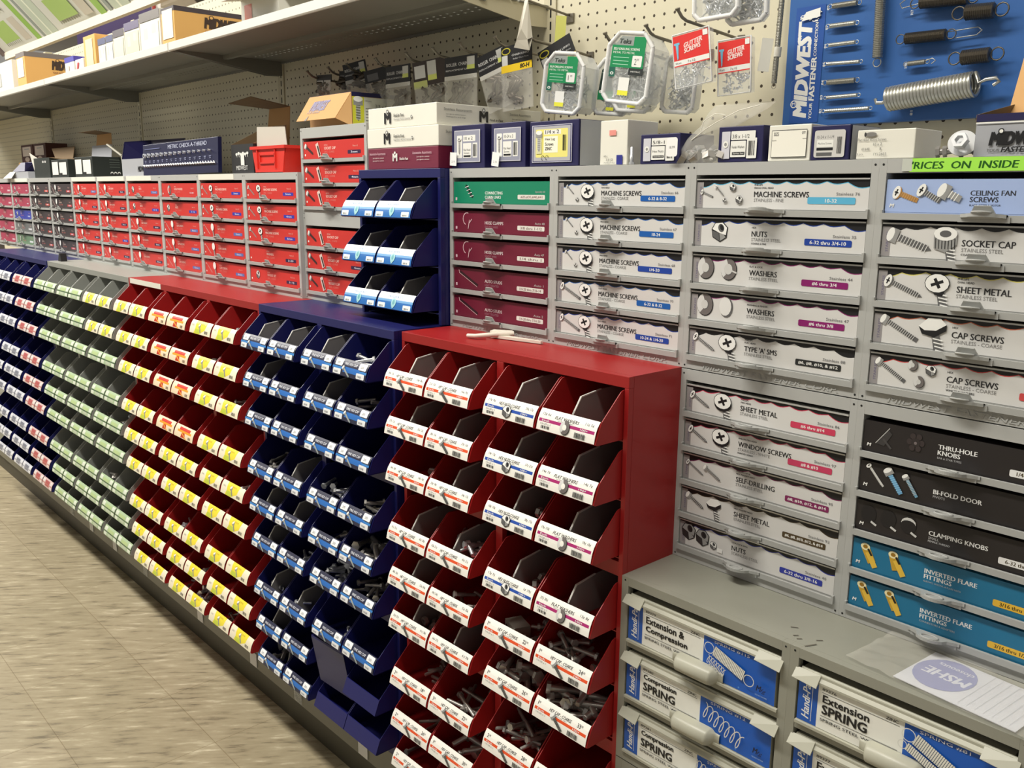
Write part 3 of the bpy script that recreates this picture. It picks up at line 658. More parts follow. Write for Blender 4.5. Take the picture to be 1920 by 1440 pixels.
def rack(x0, z0, specs, label, n=5, zlast=.069, y=RY, tray=None, emboss=False, strip=None, lid=None, group='grey drawer racks along the wall'):
    H = .0231+.0575*(n-1)+zlast
    o = empty('drawer_rack', (x0+W/2, y, z0), label, 'drawer rack', group)
    h = W/2; f = MB(); D = .27
    for s_ in (-1, 1): f.box(s_*h if s_ < 0 else h-.0105, -h+.0105 if s_ < 0 else h, 0, .02, 0, H, rackgrey)
    for s_ in (-1, 1): f.box(s_*h if s_ < 0 else h-.002, -h+.002 if s_ < 0 else h, .02, D, 0, H, rackgrey)
    f.box(-h+.0105, h-.0105, 0, .02, H-.018-(zlast-.069), H, rackgrey); f.box(-h+.0105, h-.0105, 0, .02, 0, .0135, rackgrey)
    f.box(-h+.002, h-.002, .02, D, H-.002, H, rackgrey); f.box(-h+.002, h-.002, .02, D, 0, .002, rackgrey); f.box(-h+.002, h-.002, D-.002, D, .002, H-.002, rackgrey)
    for sx_ in (-1, 1):
        for zz in (.005, H-.007): f.prism([(sx_*(h-.0055)+.0016*math.cos(PI/4*k), zz+.0016*math.sin(PI/4*k)) for k in range(8)], -.0004, 0, dark, 'y')
    f.build('frame', o, bevel=.0008)
    for k, sp in enumerate(specs):                 # first spec is the top drawer
        zl = .0231+.0575*(n-1-k)
        if sp is None: continue
        dr = MB(); dr.box(-h+.0085, h-.0085, -.0045, .0, -.0085, 0, traygrey); dr.box(-h+.0085, -h+.0115, -.0045, .001, 0, .004, traygrey); dr.box(h-.0115, h-.0085, -.0045, .001, 0, .004, traygrey)
        dr.box(-h+.0125, h-.0125, 0, .24, -.006, -.003, traygrey)
        bgm = {'st': traygrey}.get(sp[0]) or mat('card_%d_%d_%d' % sp[1], sp[1], .5)
        dr.box(-CW/2, CW/2, .0022, .24, -.003, .043, bgm)
        d = dr.build('drawer', o); d.location = (0, 0, zl)
        if sp[0] == 'st':
            lm = MB(); lm.box(-CW/2, CW/2, .0, .012, .0432, .0452, mat('lid_chrome', (205, 205, 200), .25, .4)); lm.build('lid_edge', d)
        c = card_dec(None, sp, .0020); c.build('title_card', d)
        hh = link(HMF if tray else HM, 'handle', d, ((tray or 0)-.012, -.0045, -.001))
    if emboss:
        vs, fs, ar = glyphs('MIDWEST FASTENER CORP.', 1, .2)
        e = MB(); e.add([(-.11+a*.23, -.0006, .003+b_*.0075) for a, b_ in vs], fs, traygrey)
        e.add([(-.11+a*.23+.0004, -.0009, .0033+b_*.0075) for a, b_ in vs], fs, rackgrey); e.build('embossed_lettering', o)
    if strip:
        s_ = MB(); s_.box(-h+.006, -h+.006+strip*W, -.001, 0, H-.0165, H-.001, white); s_.build('paper_strip', o)
    return o
def pics_ms(kind):
    def f(d):
        if kind == 'pan': p_screw(d, .021, .033, .022, -.7, .0022, 'pan'); p_nut(d, .046, .010, .0038); p_head(d, .071, .024, .0150, 'pan')
        elif kind == 'flat': p_screw(d, .014, .028, .050, -.42, .0052, 'flat', point=False); p_head(d, .071, .025, .0140, 'flat')
        elif kind == 'fine': p_screw(d, .010, .024, .022, -.35, .0030, 'pan', point=False); p_screw(d, .036, .032, .020, -.75, .0022, 'pan'); p_nut(d, .066, .031, .0058); p_nut(d, .078, .013, .0062); p_nut(d, .053, .012, .0036)
        elif kind == 'nut': p_nut(d, .046, .022, .0155)
        elif kind == 'wash': p_ring(d, .024, .024, .0175, .42); p_ring(d, .066, .024, .0165, .5, split=True)
        elif kind == 'fender': p_ring(d, .026, .024, .0175, .4); d.ell(.066, .023, .012, .016, DG); d.ell(.064, .024, .011, .0145, (225, 225, 222))
        elif kind == 'sms': p_screw(d, .012, .029, .042, -.48, .0050, 'flat'); p_head(d, .072, .026, .0155, 'flat')
        elif kind == 'smp': p_screw(d, .012, .028, .038, -.48, .0050, 'pan'); p_head(d, .070, .026, .0155, 'pan')
        elif kind == 'self': p_screw(d, .010, .029, .036, -.5, .0035, 'pan'); p_screw(d, .045, .027, .034, -.5, .0042, 'hex')
        elif kind == 'hexw': p_screw(d, .014, .030, .036, -.5, .0055, 'hex'); p_head(d, .064, .026, .0130, 'hex')
        elif kind == 'nuts3': p_nut(d, .018, .024, .015, MG, (50, 46, 46)); p_nut(d, .046, .021, .0145, MG, (50, 46, 46)); p_nut(d, .068, .014, .007); d.rect(.076, .006, .086, .013, WH)
        elif kind == 'sock': p_screw(d, .014, .028, .055, -.33, .0085, 'hex'); p_head(d, .082, .026, .0145, 'sock')
        elif kind == 'oval': p_screw(d, .014, .026, .050, -.38, .0062, 'flat'); p_head(d, .078, .027, .0150, 'flat')
        elif kind == 'cap': p_screw(d, .014, .032, .052, -.48, .0060, 'hex', point=False); p_head(d, .078, .028, .0160, 'hex')
        elif kind == 'capn': p_screw(d, .012, .032, .044, -.55, .0050, 'hex', point=False); p_ring(d, .058, .033, .0075, .4); p_ring(d, .068, .012, .008, .4); p_nut(d, .082, .029, .0075)
        elif kind == 'fan': p_screw(d, .014, .025, .030, -.35, .0062, 'pan', (176, 130, 70), (200, 160, 110), False); p_screw(d, .046, .028, .028, -.5, .0062, 'pan', point=False); p_screw(d, .074, .027, .024, -.45, .0084, 'hex', MG, WH, False)
        elif kind == 'knob':
            d.poly([(.018, .012), (.034, .034), (.040, .028), (.030, .010)], (60, 58, 58)); d.line((.018, .012), (.036, .036), .0008, LG); d.line((.028, .02), (.040, .008), .003, (70, 68, 68))
            for i in range(6): d.ell(.072+.008*math.cos(PI/3*i), .024+.009*math.sin(PI/3*i), .0038, .0042, (58, 50, 50))
            d.ell(.072, .024, .006, .006, (50, 44, 44)); d.ell(.072, .023, .002, .002, (120, 110, 110))
        elif kind == 'pivot': p_screw(d, .012, .036, .034, -.85, .0030, 'pan', LG, WH, False); p_screw(d, .040, .034, .034, -.95, .0060, 'hex', (110, 170, 214), (150, 200, 230), False); p_screw(d, .064, .032, .030, -.95, .0042, 'hex', (110, 160, 190), LG, False)
        elif kind == 'clamp':
            for x in (.018, .046, .074): d.ell(x, .024, .011, .013, (30, 28, 30)); d.line((x+.004, .014), (x+.012, .010), .003, LG)
            d.ell(.074, .026, .010, .008, LG); d.ell(.074, .024, .010, .006, (30, 28, 30))
        elif kind in ('brass', 'brass2'):
            for x, a in ((.018, -1.0), (.058, -1.0 if kind == 'brass2' else -1.4)):
                d.line((x, .032), (x+.013*math.cos(a)+.004, .012), .012, (196, 156, 50)); d.line((x+.004, .026), (x+.016, .006), .008, (226, 186, 70)); d.ell(x, .033, .0068, .0052, (236, 226, 180)); d.ell(x, .033, .0035, .0028, (150, 110, 30)); d.line((x+.004, .031), (x+.010, .022), .003, (30, 26, 20))
        elif kind == 'clamps': 
            for i in range(9): a = 1.2+i*.35; d.line((.042+.012*math.cos(a), .026+.012*math.sin(a)), (.042+.012*math.cos(a+.35), .026+.012*math.sin(a+.35)), .0018, (226, 190, 196))
            d.line((.050, .024), (.046, .006), .0016, (226, 190, 196)); d.line((.050, .018), (.058, .026), .0014, (226, 190, 196))
        elif kind == 'stud': d.line((.020, .034), (.076, .009), .0045, (54, 30, 34)); d.line((.018, .031), (.074, .006), .001, (220, 190, 190)); d.line((.016, .038), (.018, .030), .0014, (220, 190, 190))
        elif kind == 'chain':
            for i in range(4): d.line((.038+i*.005, .034-i*.006), (.046+i*.005, .030-i*.006), .005, (24, 30, 28)); d.line((.036+i*.005, .030-i*.006), (.048+i*.005, .033-i*.006), .0012, WH)
    return f
X1 = .926; ZR = 1.1648
blu = (24, 92, 172); lbl = (92, 178, 214); pur = (136, 24, 104); dbl = (30, 66, 158)
rack(X1, ZR, [('blk', (164, 184, 226), 'CEILING FAN|SCREWS', 'BLADE, FITTER & MOTOR', 'Specialty', '6-32', (240, 240, 240), pics_ms('fan')),
    ('st', '', 'SOCKET CAP', 'STAINLESS STEEL|COARSE & FINE', 'Stainless 31', '#4 thru 1/2', (200, 200, 198), pics_ms('sock')), ('st', 'PHILLIPS|OVAL HEAD', 'SHEET METAL', 'STAINLESS STEEL', 'Stainless 90', '#6 thru #14', (214, 206, 110), pics_ms('oval')),
    ('st', 'HEX', 'CAP SCREWS', 'STAINLESS - COARSE', 'Stainless 20', '1/4 thru 1/2', (200, 110, 80), pics_ms('cap')), ('st', 'HEX', 'CAP SCREWS', 'STAINLESS - COARSE|W/NUTS & WASHERS', 'Stainless 22', '1/4-20', (206, 76, 76), pics_ms('capn'))],
    'upper grey drawer rack at right with the green PRICES ON INSIDE tape', emboss=True)
rack(X1-W, ZR, [('st', 'PHILLIPS|PAN & OVAL HEAD', 'MACHINE SCREWS', 'STAINLESS - FINE', 'Stainless 76', '10-32', lbl, pics_ms('fine')), ('st', 'HEX', 'NUTS', 'STAINLESS STEEL|COARSE & FINE', 'Stainless 35', '6-32 thru 3/4-10', dbl, pics_ms('nut')),
    ('st', 'FLAT & LOCK', 'WASHERS', 'STAINLESS STEEL', 'Stainless 44', '#6 thru 3/4', pur, pics_ms('wash')), ('st', 'FINISHING & FENDER', 'WASHERS', 'STAINLESS STEEL', 'Stainless 47', '#6 thru 3/8', pur, pics_ms('fender')),
    ('st', 'PHILLIPS|FLAT HEAD', "TYPE 'A' SMS", 'STAINLESS STEEL', 'Stainless 88', '#6, #8, #10, & #12', (40, 42, 42), pics_ms('sms'))], 'grey drawer rack whose top card reads MACHINE SCREWS STAINLESS FINE', emboss=True, tray=-.002)
rack(X1-2*W, ZR, [('st', 'PHILLIPS|PAN HEAD', 'MACHINE SCREWS', 'STAINLESS - COARSE', 'Stainless 66', '6-32 & 8-32', blu, pics_ms('pan')), ('st', 'PHILLIPS|PAN HEAD', 'MACHINE SCREWS', 'STAINLESS - COARSE', 'Stainless 67', '10-24', blu, pics_ms('pan')),
    ('st', 'PHILLIPS|PAN HEAD', 'MACHINE SCREWS', 'STAINLESS - COARSE', 'Stainless 68', '1/4-20', dbl, pics_ms('pan')), ('st', 'PHILLIPS|FLAT HEAD', 'MACHINE SCREWS', 'STAINLESS - COARSE', 'Stainless 70', '6-32 & 8-32', blu, pics_ms('flat')),
    ('st', 'PHILLIPS|FLAT HEAD', 'MACHINE SCREWS', 'STAINLESS - COARSE', 'Stainless 71', '10-24 & 1/4-20', dbl, pics_ms('flat'))], 'grey drawer rack holding five MACHINE SCREWS STAINLESS COARSE drawers', emboss=True)
mr = (112, 26, 50)
rack(X1-3*W, ZR, [('mar', (22, 132, 98), 'CONNECTING|CHAIN LINKS', '', 'Specialty 60', '#25,#35,#40,#41', pics_ms('chain')), ('mar', mr, 'HOSE CLAMPS', 'DOUBLE WIRE', 'Auto 48', '3/8 thru 1-1/2', pics_ms('clamps')), ('mar', mr, 'HOSE CLAMPS', 'SINGLE WIRE', 'Auto 47', '1/4 thru 1', pics_ms('clamps')),
    ('mar', mr, 'AUTO STUDS', 'HEAT TREATED', 'Auto 1', '1/4-20 thru 7/16-14', pics_ms('stud')), ('mar', mr, 'AUTO STUDS', 'HEAT TREATED', 'Auto 2', '1/4-28 thru 7/16-20', pics_ms('stud'))], 'grey drawer rack with one green and four maroon drawer cards', emboss=True)
rack(X1-W, .8411, [('st', 'PHILLIPS|PAN HEAD', 'SHEET METAL', 'STAINLESS STEEL', 'Stainless 86', '#6 thru #14', (204, 60, 92), pics_ms('smp')), ('st', 'PHILLIPS PAN HEAD', 'WINDOW SCREWS', 'STAINLESS - WHITE|PAINTED HEADS', 'Stainless 97', '#8 & #10', (196, 60, 96), pics_ms('smp')),
    ('st', 'PHILLIPS PAN &|HEX WASHER HEAD', 'SELF-DRILLING', 'STAINLESS STEEL', 'Stainless 95', '#8, #10, #12, & #14', (126, 34, 88), pics_ms('self')), ('st', 'SLOTTED|HEX WASHER HEAD', 'SHEET METAL', 'STAINLESS STEEL', 'Stainless 92', '#6, #8, #10, #12, & #14', (76, 62, 38), pics_ms('hexw')),
    ('st', 'LOCK, CAP & WING', 'NUTS', 'STAINLESS STEEL', 'Stainless 40', '6-32 thru 3/8-16', (48, 58, 158), pics_ms('nuts3'))], 'lower grey drawer rack from SHEET METAL down to NUTS, beside the red cabinet', tray=-.002)
bkc = (40, 36, 36); brs = (28, 112, 150); ye = (232, 186, 60); wp = (236, 236, 234)
rack(X1, .8411, [('blk', bkc, 'THRU-HOLE|KNOBS', 'BAR & STAR TYPES', 'Specialty', '1/4-20', wp, pics_ms('knob')), ('blk', bkc, 'BI-FOLD DOOR', 'PIVOTS', 'Specialty', '', bkc, pics_ms('pivot')), ('blk', bkc, 'CLAMPING KNOBS', 'SMALL|FEMALE THREAD', 'Specialty', '6-32 thru 3/8', wp, pics_ms('clamp')),
    ('blk', brs, 'INVERTED FLARE|FITTINGS', 'ELBOWS, UNIONS, & FLARE NUTS', 'Plumbing', '3/16 thru 1/2', ye, pics_ms('brass')), ('blk', brs, 'INVERTED FLARE|FITTINGS', 'CONNECTORS & ADAPTERS', 'Plumbing', '3/16 thru 1/2', ye, pics_ms('brass2'))], 'lower grey drawer rack with three black and two teal drawer cards', tray=-.002)
# green tape on the right rack
d = Dec(front(RY-.0012, .9665, 1.4700)); d.rect(0, 0, .215, .0168, (168, 236, 84)); d.rect(-.010, .001, .003, .0165, (196, 200, 190)); d.text("'RICES  ON  INSIDE", .003, .0035, .126, .0092, (30, 90, 20), 1.3, ital=.12)
tag(d.build('price_tape'), "bright green tape lettered PRICES ON INSIDE on the right rack", 'label')
# far racks
rc = (206, 50, 44); pb = (52, 54, 168); pb2 = (96, 110, 176); pdk = (52, 26, 66); dk = (62, 52, 54); pk = (168, 58, 84)
XL = -.902
ms = 'MACHINE SCREWS'
farsets = [
 ([('far', rc, ms, pb, '5mm', 'scr'), ('far', rc, ms, pb, '4mm', 'scr'), ('far', rc, ms, pb, '6mm', 'scr'), ('far', rc, 'WASHERS', pdk, '3-20', 'none'), ('far', rc, 'SOCKET SET', pdk, '3-12', 'nut')], 'grey rack of red drawers left of the taller red stack', None),
 ([('far', rc, ms, pb, '3mm', 'scr'), ('far', rc, ms, pb, '4mm', 'scr'), ('far', rc, 'CAP SCREWS', pb2, '5mm', 'dot'), ('far', rc, 'CAP SCREWS', pb2, '6mm', 'dot'), ('far', rc, 'CAP SCREWS', pb2, '8mm', 'dot')], 'grey rack of red drawers with a white top strip, under the gauge edge', .78),
 ([('far', rc, 'LOCK WASHERS', rc, '5-20', 'ring'), ('far', rc, 'NUTS', pb, '3-12', 'nut'), ('far', rc, 'CAP SCREWS', pb2, '8mm', 'dot'), ('far', rc, 'CAP SCREWS', pb2, '10mm', 'dot'), ('far', rc, 'CAP SCREWS', pb2, '12mm', 'dot')], 'grey rack of red drawers under the thread gauge, top card shows a ring', None),
 ([('far', rc, 'NUTS', pb2, '3-6', 'nut'), ('far', rc, 'NUTS', pb, '8-12', 'nut'), ('far', rc, 'CAP SCREWS', pdk, '6mm', 'dot'), ('far', rc, 'CAP SCREWS', pdk, '8mm', 'dot'), ('far', rc, 'CAP SCREWS', pdk, '8mm', 'dot')], 'grey rack of red drawers whose top two cards show nuts', .75),
 ([('far', rc, 'CAP SCREWS', pdk, '8mm', 'dot')]*3+[('far', rc, 'CAP SCREWS', pb, '9mm', 'dot'), ('far', rc, 'CAP SCREWS', pdk, '8mm', 'dot')], 'grey rack of red drawers, fifth from the taller stack', .92),
 ([('far', rc, 'CAP SCREWS', pb2, '8mm', 'dot')]+[('far', rc, 'CAP SCREWS', pdk, '8mm', 'dot')]*4, 'leftmost grey rack of red drawers, next to the dark drawers', .92),
 ([('far', dk, 'SCREWS', (190, 60, 60), '8', 'dot')]*5, 'grey rack of dark brown drawers nearest the red ones', None),
 ([('far', dk, 'SCREWS', (196, 70, 50), '8', 'dot')]*5, 'grey rack of dark brown drawers farther left', None),
 ([('far', pk, 'ELECTRIC', pk, '8', 'nut')]*2+[('far', (52, 62, 160), 'PIPE', (90, 100, 190), '8', 'nut'), ('far', (110, 112, 112), 'ANCHOR', (200, 200, 200), '8', 'nut'), ('far', (110, 140, 110), 'MISC', (220, 226, 220), '8', 'ring')], 'grey rack with pink, blue, grey and green drawers', .9),
 ([('far', pk, 'ELECTRIC', (206, 150, 160), '8', 'none')]*5, 'grey rack of pink drawers at the left edge', None),
 ([('far', pk, 'ELECTRIC', (206, 150, 160), '8', 'none')]*5, 'farthest grey rack of pink drawers, mostly out of view', None)]
for i, (sp, lb, st) in enumerate(farsets): rack(XL-i*W, ZR, sp, lb, strip=st)
Z5 = 1.1652; H5 = .0231+.115+.0763
soc = [('far', rc, 'SOCKET CAP', pdk, t, 'soc') for t in ('3mm', '4mm', '6mm')]
rack(-.5995, Z5, soc, 'three-drawer rack of red SOCKET CAP drawers, lower one of the stacked pair', 3, .0763, y=-.292)
o = rack(-.5995, Z5+H5, soc, 'three-drawer rack of red SOCKET CAP drawers, upper one of the stacked pair', 3, .0763, y=-.292)
# ------------------------------------------------------------------ spring drawer cabinets
HY = Y_A
def coil(d, x0, y0, x1, y1, r, n, wd, bg=None, loops=True, loose=False):
    ax = Vector((x1-x0, y1-y0)); L = ax.length; ax.normalize(); nv = Vector((-ax.y, ax.x)); o_ = Vector((x0, y0))
    if not loose:
        for i in range(n):
            c0 = o_+ax*(L*i/n); d.line(c0-nv*r+ax*wd*.4, c0+nv*r, L/n*1.02, (60, 74, 96)); d.line(c0-nv*r+ax*wd*.4, c0+nv*r, L/n*.74, (236, 234, 224))
    else:
        for i in range(n):
            for a in range(12):
                t0 = 2*PI*a/12; t1 = 2*PI*(a+1)/12
                p0 = o_+ax*(L*(i+a/12)/n+math.sin(t0)*r*.35)+nv*math.cos(t0)*r; p1 = o_+ax*(L*(i+(a+1)/12)/n+math.sin(t1)*r*.35)+nv*math.cos(t1)*r
                d.line(p0, p1, wd, (226, 224, 214))
    if loops:
        for c0, sg in ((o_-ax*r*1.0, 1), (o_+ax*(L+r*1.0), -1)):
            for a in range(12):
                t0 = 2*PI*a/12; t1 = t0+2*PI/12
                d.line(c0+Vector((math.cos(t0), math.sin(t0)))*r, c0+Vector((math.cos(t1), math.sin(t1)))*r, wd, (222, 222, 214))
def handi_cab(x0, label, drawers):
    o = empty('spring_cabinet', (x0+W/2, HY, .150), label, 'cabinet'); H = .8411-.150-.0006; h = W/2
    f = MB(); D = .41
    f.box(-h, -h+.002, .012, D, 0, H-.002, handi); f.box(h-.002, h, .012, D, 0, H-.002, handi); f.box(-h, h, .012, D, H-.002, H, handi); f.box(-h+.002, h-.002, D-.002, D, 0, H-.002, handi)
    f.build('carcass', o)
    f = MB(); f.box(-h, -h+.0135, 0, .012, 0, H, handi); f.box(h-.0125, h, 0, .012, 0, H, handi); f.box(-h+.0135, h-.0125, 0, .012, H-.0145, H, handi)
    for k in (1, 2): f.box(-h+.0135, h-.0125, .001, .012, H-.0145-.0995*k-.0045, H-.0145-.0995*k+.0045, handi)
    f.box(-h+.0135, h-.0125, 0, .012, 0, H-.0145-.0995*3+.002, handi)
    f.box(-h+.001, h-.001, -.0004, .0, H-.3242, H-.3232, dark)
    for sx_ in (-1, 1): f.prism([(sx_*(h-.007)+.0016*math.cos(PI/4*k), H-.006+.0016*math.sin(PI/4*k)) for k in range(8)], -.0004, 0, dark, 'y')
    f.build('face_frame', o, bevel=.0012)
    for k, sp in enumerate(drawers):
        zt = H-.0145-.0995*k          # top of opening
        xa = -h+.0165; xb = h-.0185
        dr = MB(); dr.box(xa, xb, .001, .30, zt-.092, zt-.014, cream)
        dr.box(xa-.001, xb+.006, -.0035, .002, zt-.0935, zt-.0895, cream)
        dd = dr.build('drawer', o)
        g = MB()                       # card guide along the top with two projecting corner tabs
        g.prism([(.0, zt-.0265), (-.003, zt-.0245), (-.003, zt-.0215), (.006, zt-.012), (.008, zt-.014)], xa, xb+.005, cream)
        for a, b_ in ((xa-.006, xa+.034), (xb-.030, xb+.010)):
            v = [(a, .001, zt-.0130), (b_-.004*(a < 0), .001, zt-.0130), (b_-(.004 if a < 0 else 0), -.0105, zt-.0275), (a, -.0105, zt-.0245)]
            g.plate(v, .0018, cream)
        g.build('card_guide', dd)
        hn = MB(); pts = []
        n1 = 10; rows = []
        prof = [(0, -.0700), (-.012, -.0708), (-.0185, -.0755), (-.0205, -.084), (-.018, -.0920), (-.010, -.0962), (0, -.0962)]
        vs = []; xs = [(-.046, .0), (-.037, .15), (-.0325, .85), (-.029, 1), (0, 1.02), (.029, 1), (.0325, .85), (.037, .15), (.046, .0)]
        for x, s_ in xs:
            for (py, pz) in prof: vs.append((x+.003, py*max(s_, .12), zt-.0815+(pz+.0815)*(.55+.45*s_)))
        m_ = len(prof); fs = [(i*m_+j, i*m_+j+1, (i+1)*m_+j+1, (i+1)*m_+j) for i in range(len(xs)-1) for j in range(m_-1)]
        hn.add(vs, fs, cream, True); hn.build('handle', dd)
        d = Dec(front(.0006, xa, zt-.0885)); w_ = xb-xa; hh = .0640
        num, t1, t2, spn, pic = sp
        d.rect(0, 0, w_, hh, (240, 240, 232)); d.rect(0, 0, .0285, hh, (30, 88, 180)); d.rect(.1450, 0, w_, hh, (26, 92, 190))
        d.text('Handi-Pac', .0175, .006, .056, .0110, WH, 1, PI/2, ital=.25); d.line((.0205, .004), (.0205, .060), .0007, WH)
        d.text(num, .034, .0565, .020, .0036, (60, 60, 60), 1); d.text('ZINC', .121, .0558, .016, .0040, (70, 70, 70), 1)
        d.rect(.034, .0532, .139, .0538, (70, 70, 70)); d.rect(.034, .0195, .139, .0201, (70, 70, 70))
        if t2.isupper(): d.text(t1, .036, .0400, .064, .0105, BK, 1.5); d.text(t2, .036, .0235, .062, .0130, BK, 1.6)
        else: d.text(t1, .036, .0395, .073, .0110, BK, 1.5); d.text(t2, .036, .0235, .080, .0115, BK, 1.5)
        d.text('SPRING STEEL WIRE', .034, .0125, .078, .0042, (60, 60, 60), 1)
        d.text(spn, .1640, .0560, .060, .0046, (226, 230, 240), 0)
        if pic == 'both': coil(d, .165, .044, .218, .026, .0085, 22, .0012); coil(d, .155, .030, .188, .019, .007, 7, .0010, loops=False, loose=True)
        elif pic == 'comp': coil(d, .152, .044, .222, .020, .013, 7, .0014, loops=False, loose=True)
        elif pic == 'comp2': coil(d, .142, .046, .215, .030, .010, 9, .0013, loops=False, loose=True)
        else: coil(d, .160, .046, .235, .014, .0085, 30, .0012); coil(d, .152, .034, .225, .004, .0055, 30, .0010)
        d.text('M', .2410, .0165, .008, .009, (20, 30, 60), 1, ital=.25); d.text('fg', .2480, .0150, .009, .008, (20, 30, 60), 0, ital=.3)
        d.text('MIDWEST FASTENER', .2400, .0095, .019, .002, (170, 200, 235), 0); d.ell(.213, .0085, .0014, .0014, (90, 150, 220))
        d.build('title_card', dd)
    return o
handi_cab(X1-W, 'grey spring cabinet with three blue and white drawers, top one numbered 89379', [('89379', 'Extension &', 'Compression', 'SPRING #115', 'both'), ('89380', 'Compression', 'SPRING', 'SPRING #12', 'comp'), ('89381', 'Compression', 'SPRING', 'SPRING #13', 'comp2')])
handi_cab(X1, 'grey spring cabinet in the bottom right corner, top drawer numbered 89376', [('89376', 'Extension', 'SPRING', 'SPRING #81', 'ext'), ('89377', 'Extension', 'SPRING', 'SPRING #82', 'ext'), ('89378', 'Extension', 'SPRING', 'SPRING #83', 'ext')])
# ------------------------------------------------------------------ upper shelf run
SZ = 1.840
def shelf(i, nm):
    xa, xb = -S*(i+1)+.004, -S*i-.004
    o = empty('upper_shelf', ((xa+xb)/2, 0, SZ), nm, 'shelf', 'upper shelf sections over the drawer racks'); h = (xb-xa)/2
    mb = MB(); mb.box(-h, h, -.355, -.118, 0, .003, shelfm); mb.box(-h, h, -.075, -.001, 0, .003, shelfm)
    if i < 2:
        for r in (0, 1):
            y0 = -.118+r*.0215
            mb.box(-h, h, y0+.0065, y0+.0215, 0, .003, shelfm)
            for k in range(46):
                x = -h+.03+k*.0254+r*.0127; mb.box(x, x+.0184, y0, y0+.0065, 0, .003, shelfm)
            mb.box(-h, -h+.03+r*.0127, y0, y0+.0065, 0, .003, shelfm)
    else: mb.box(-h, h, -.118, -.075, 0, .003, shelfm)
    mb.box(-h, h, -.006, -.001, -.006, 0, shelfm); mb.box(-h, h, -.20, -.185, -.012, 0, shelfm)
    mb.build('shelf_pan', o)
    l = MB(); l.prism([(-.352, -.004), (-.360, -.005), (-.362, -.002), (-.362, .018), (-.358, .020), (-.358, .000), (-.352, .000)], -h, h, lipm); l.build('front_lip', o)
    for s_ in (-1, 1):
        b = MB(); b.prism([(-.004, -.042), (-.05, -.044), (-.30, -.010), (-.345, -.004), (-.345, 0), (-.004, 0)], s_*(h-.006)-.0015, s_*(h-.006)+.0015, shelfm if not (i == 0 and s_ == 1) else mat('cream_bracket', (200, 192, 165), .5)); b.build('bracket', o)
    return o
for i, nm in enumerate(('nearest upper shelf section with its perforated underside and cream end bracket', 'second upper shelf section, holding the tan lettered carton', 'third upper shelf section, holding the smaller tan carton', 'fourth upper shelf section at the left edge')): shelf(i, nm)
# ------------------------------------------------------------------ boxes
def carton(name, label, x0, x1, y, dep, z0, h, m, fd=None, sd=None, cat='box', group=None, top=None, rz=0, lid=None):
    o = empty(name, ((x0+x1)/2, y, z0), label, cat, group, rz); w_ = x1-x0; hx = w_/2
    b = MB(); b.box(-hx, hx, 0, dep, 0, h, m)
    b.build('box_body', o, bevel=.0012)
    if lid:
        b = MB(); b.box(-hx-.0006, hx+.0006, -.0006, dep+.0006, h-lid[0], h+.0006, lid[1]); b.build('lid_band', o)
    if fd: d = Dec(front(-.0014, -hx, 0)); fd(d, w_, h); d.build('front_label', o)
    if sd: d = Dec(side(hx+.0014, 0, 0)); sd(d, dep, h); d.build('side_print', o)
    return o
ZT = 1.4874; WHC = (236, 236, 230)
def bluebox(big=False, t1='10 x 2', t2='Flat Head', side_=False):
    def f(d, w_, h):
        d.rect(w_*.10, h*.14, w_*.88, h*.88, (200, 200, 208)); d.rect(w_*.12, h*.16, w_*.86, h*.86, (150, 152, 170)); 
        d.rrect(w_*.18, h*.24, w_*.34, h*.76, WHC); d.rrect(w_*.37, h*.62, w_*.74, h*.76, WHC, .001); d.rrect(w_*.37, h*.24, w_*.62, h*.58, WHC, .001); d.rrect(w_*.66, h*.24, w_*.80, h*.58, WHC, .001)
        d.text(t1, w_*.40, h*.655, w_*.26, h*.07, BK, 0); d.text(t2, w_*.39, h*.40, w_*.2, h*.05, BK, 0); d.text('Screws', w_*.40, h*.33, w_*.16, h*.045, BK, 0)
        d.rect(w_*.39, h*.26, w_*.60, h*.30, BK); d.bars(w_*.68, h*.27, w_*.78, h*.55, BK, 6); p_screw(d, w_*.26, h*.68, h*.36, -PI/2, h*.05, 'flat', MG)
    return f
o = carton('fastener_box', 'dark blue fastener box with small price tag, leftmost on the rack with the green drawer', .018, .121, -.295, .17, ZT, .084, navyc, bluebox(t1='10 x 2'))
o = carton('fastener_box', 'taller dark blue fastener box, second from left, with lower left price tag', .1405, .2375, -.295, .17, ZT, .083, navyc, bluebox(t1='10-24 x 3'))
for x, z, r in ((.012, .006, .05), (.148, .004, .15)):
    d = Dec(front(-.0036+0, 0, 0)); d.rect(0, 0, .021, .026, (244, 244, 242)); d.text('2.19', .005, .006, .010, .004, DG, 0)
    t = d.build('price_tag'); t.location = (.018+x-.012 if x < .1 else .1405+.006, -.2966, ZT+z); t.rotation_euler[1] = r; tag(t, 'small white price tag on the %s dark blue box' % ('leftmost' if x < .1 else 'second'), 'price tag')
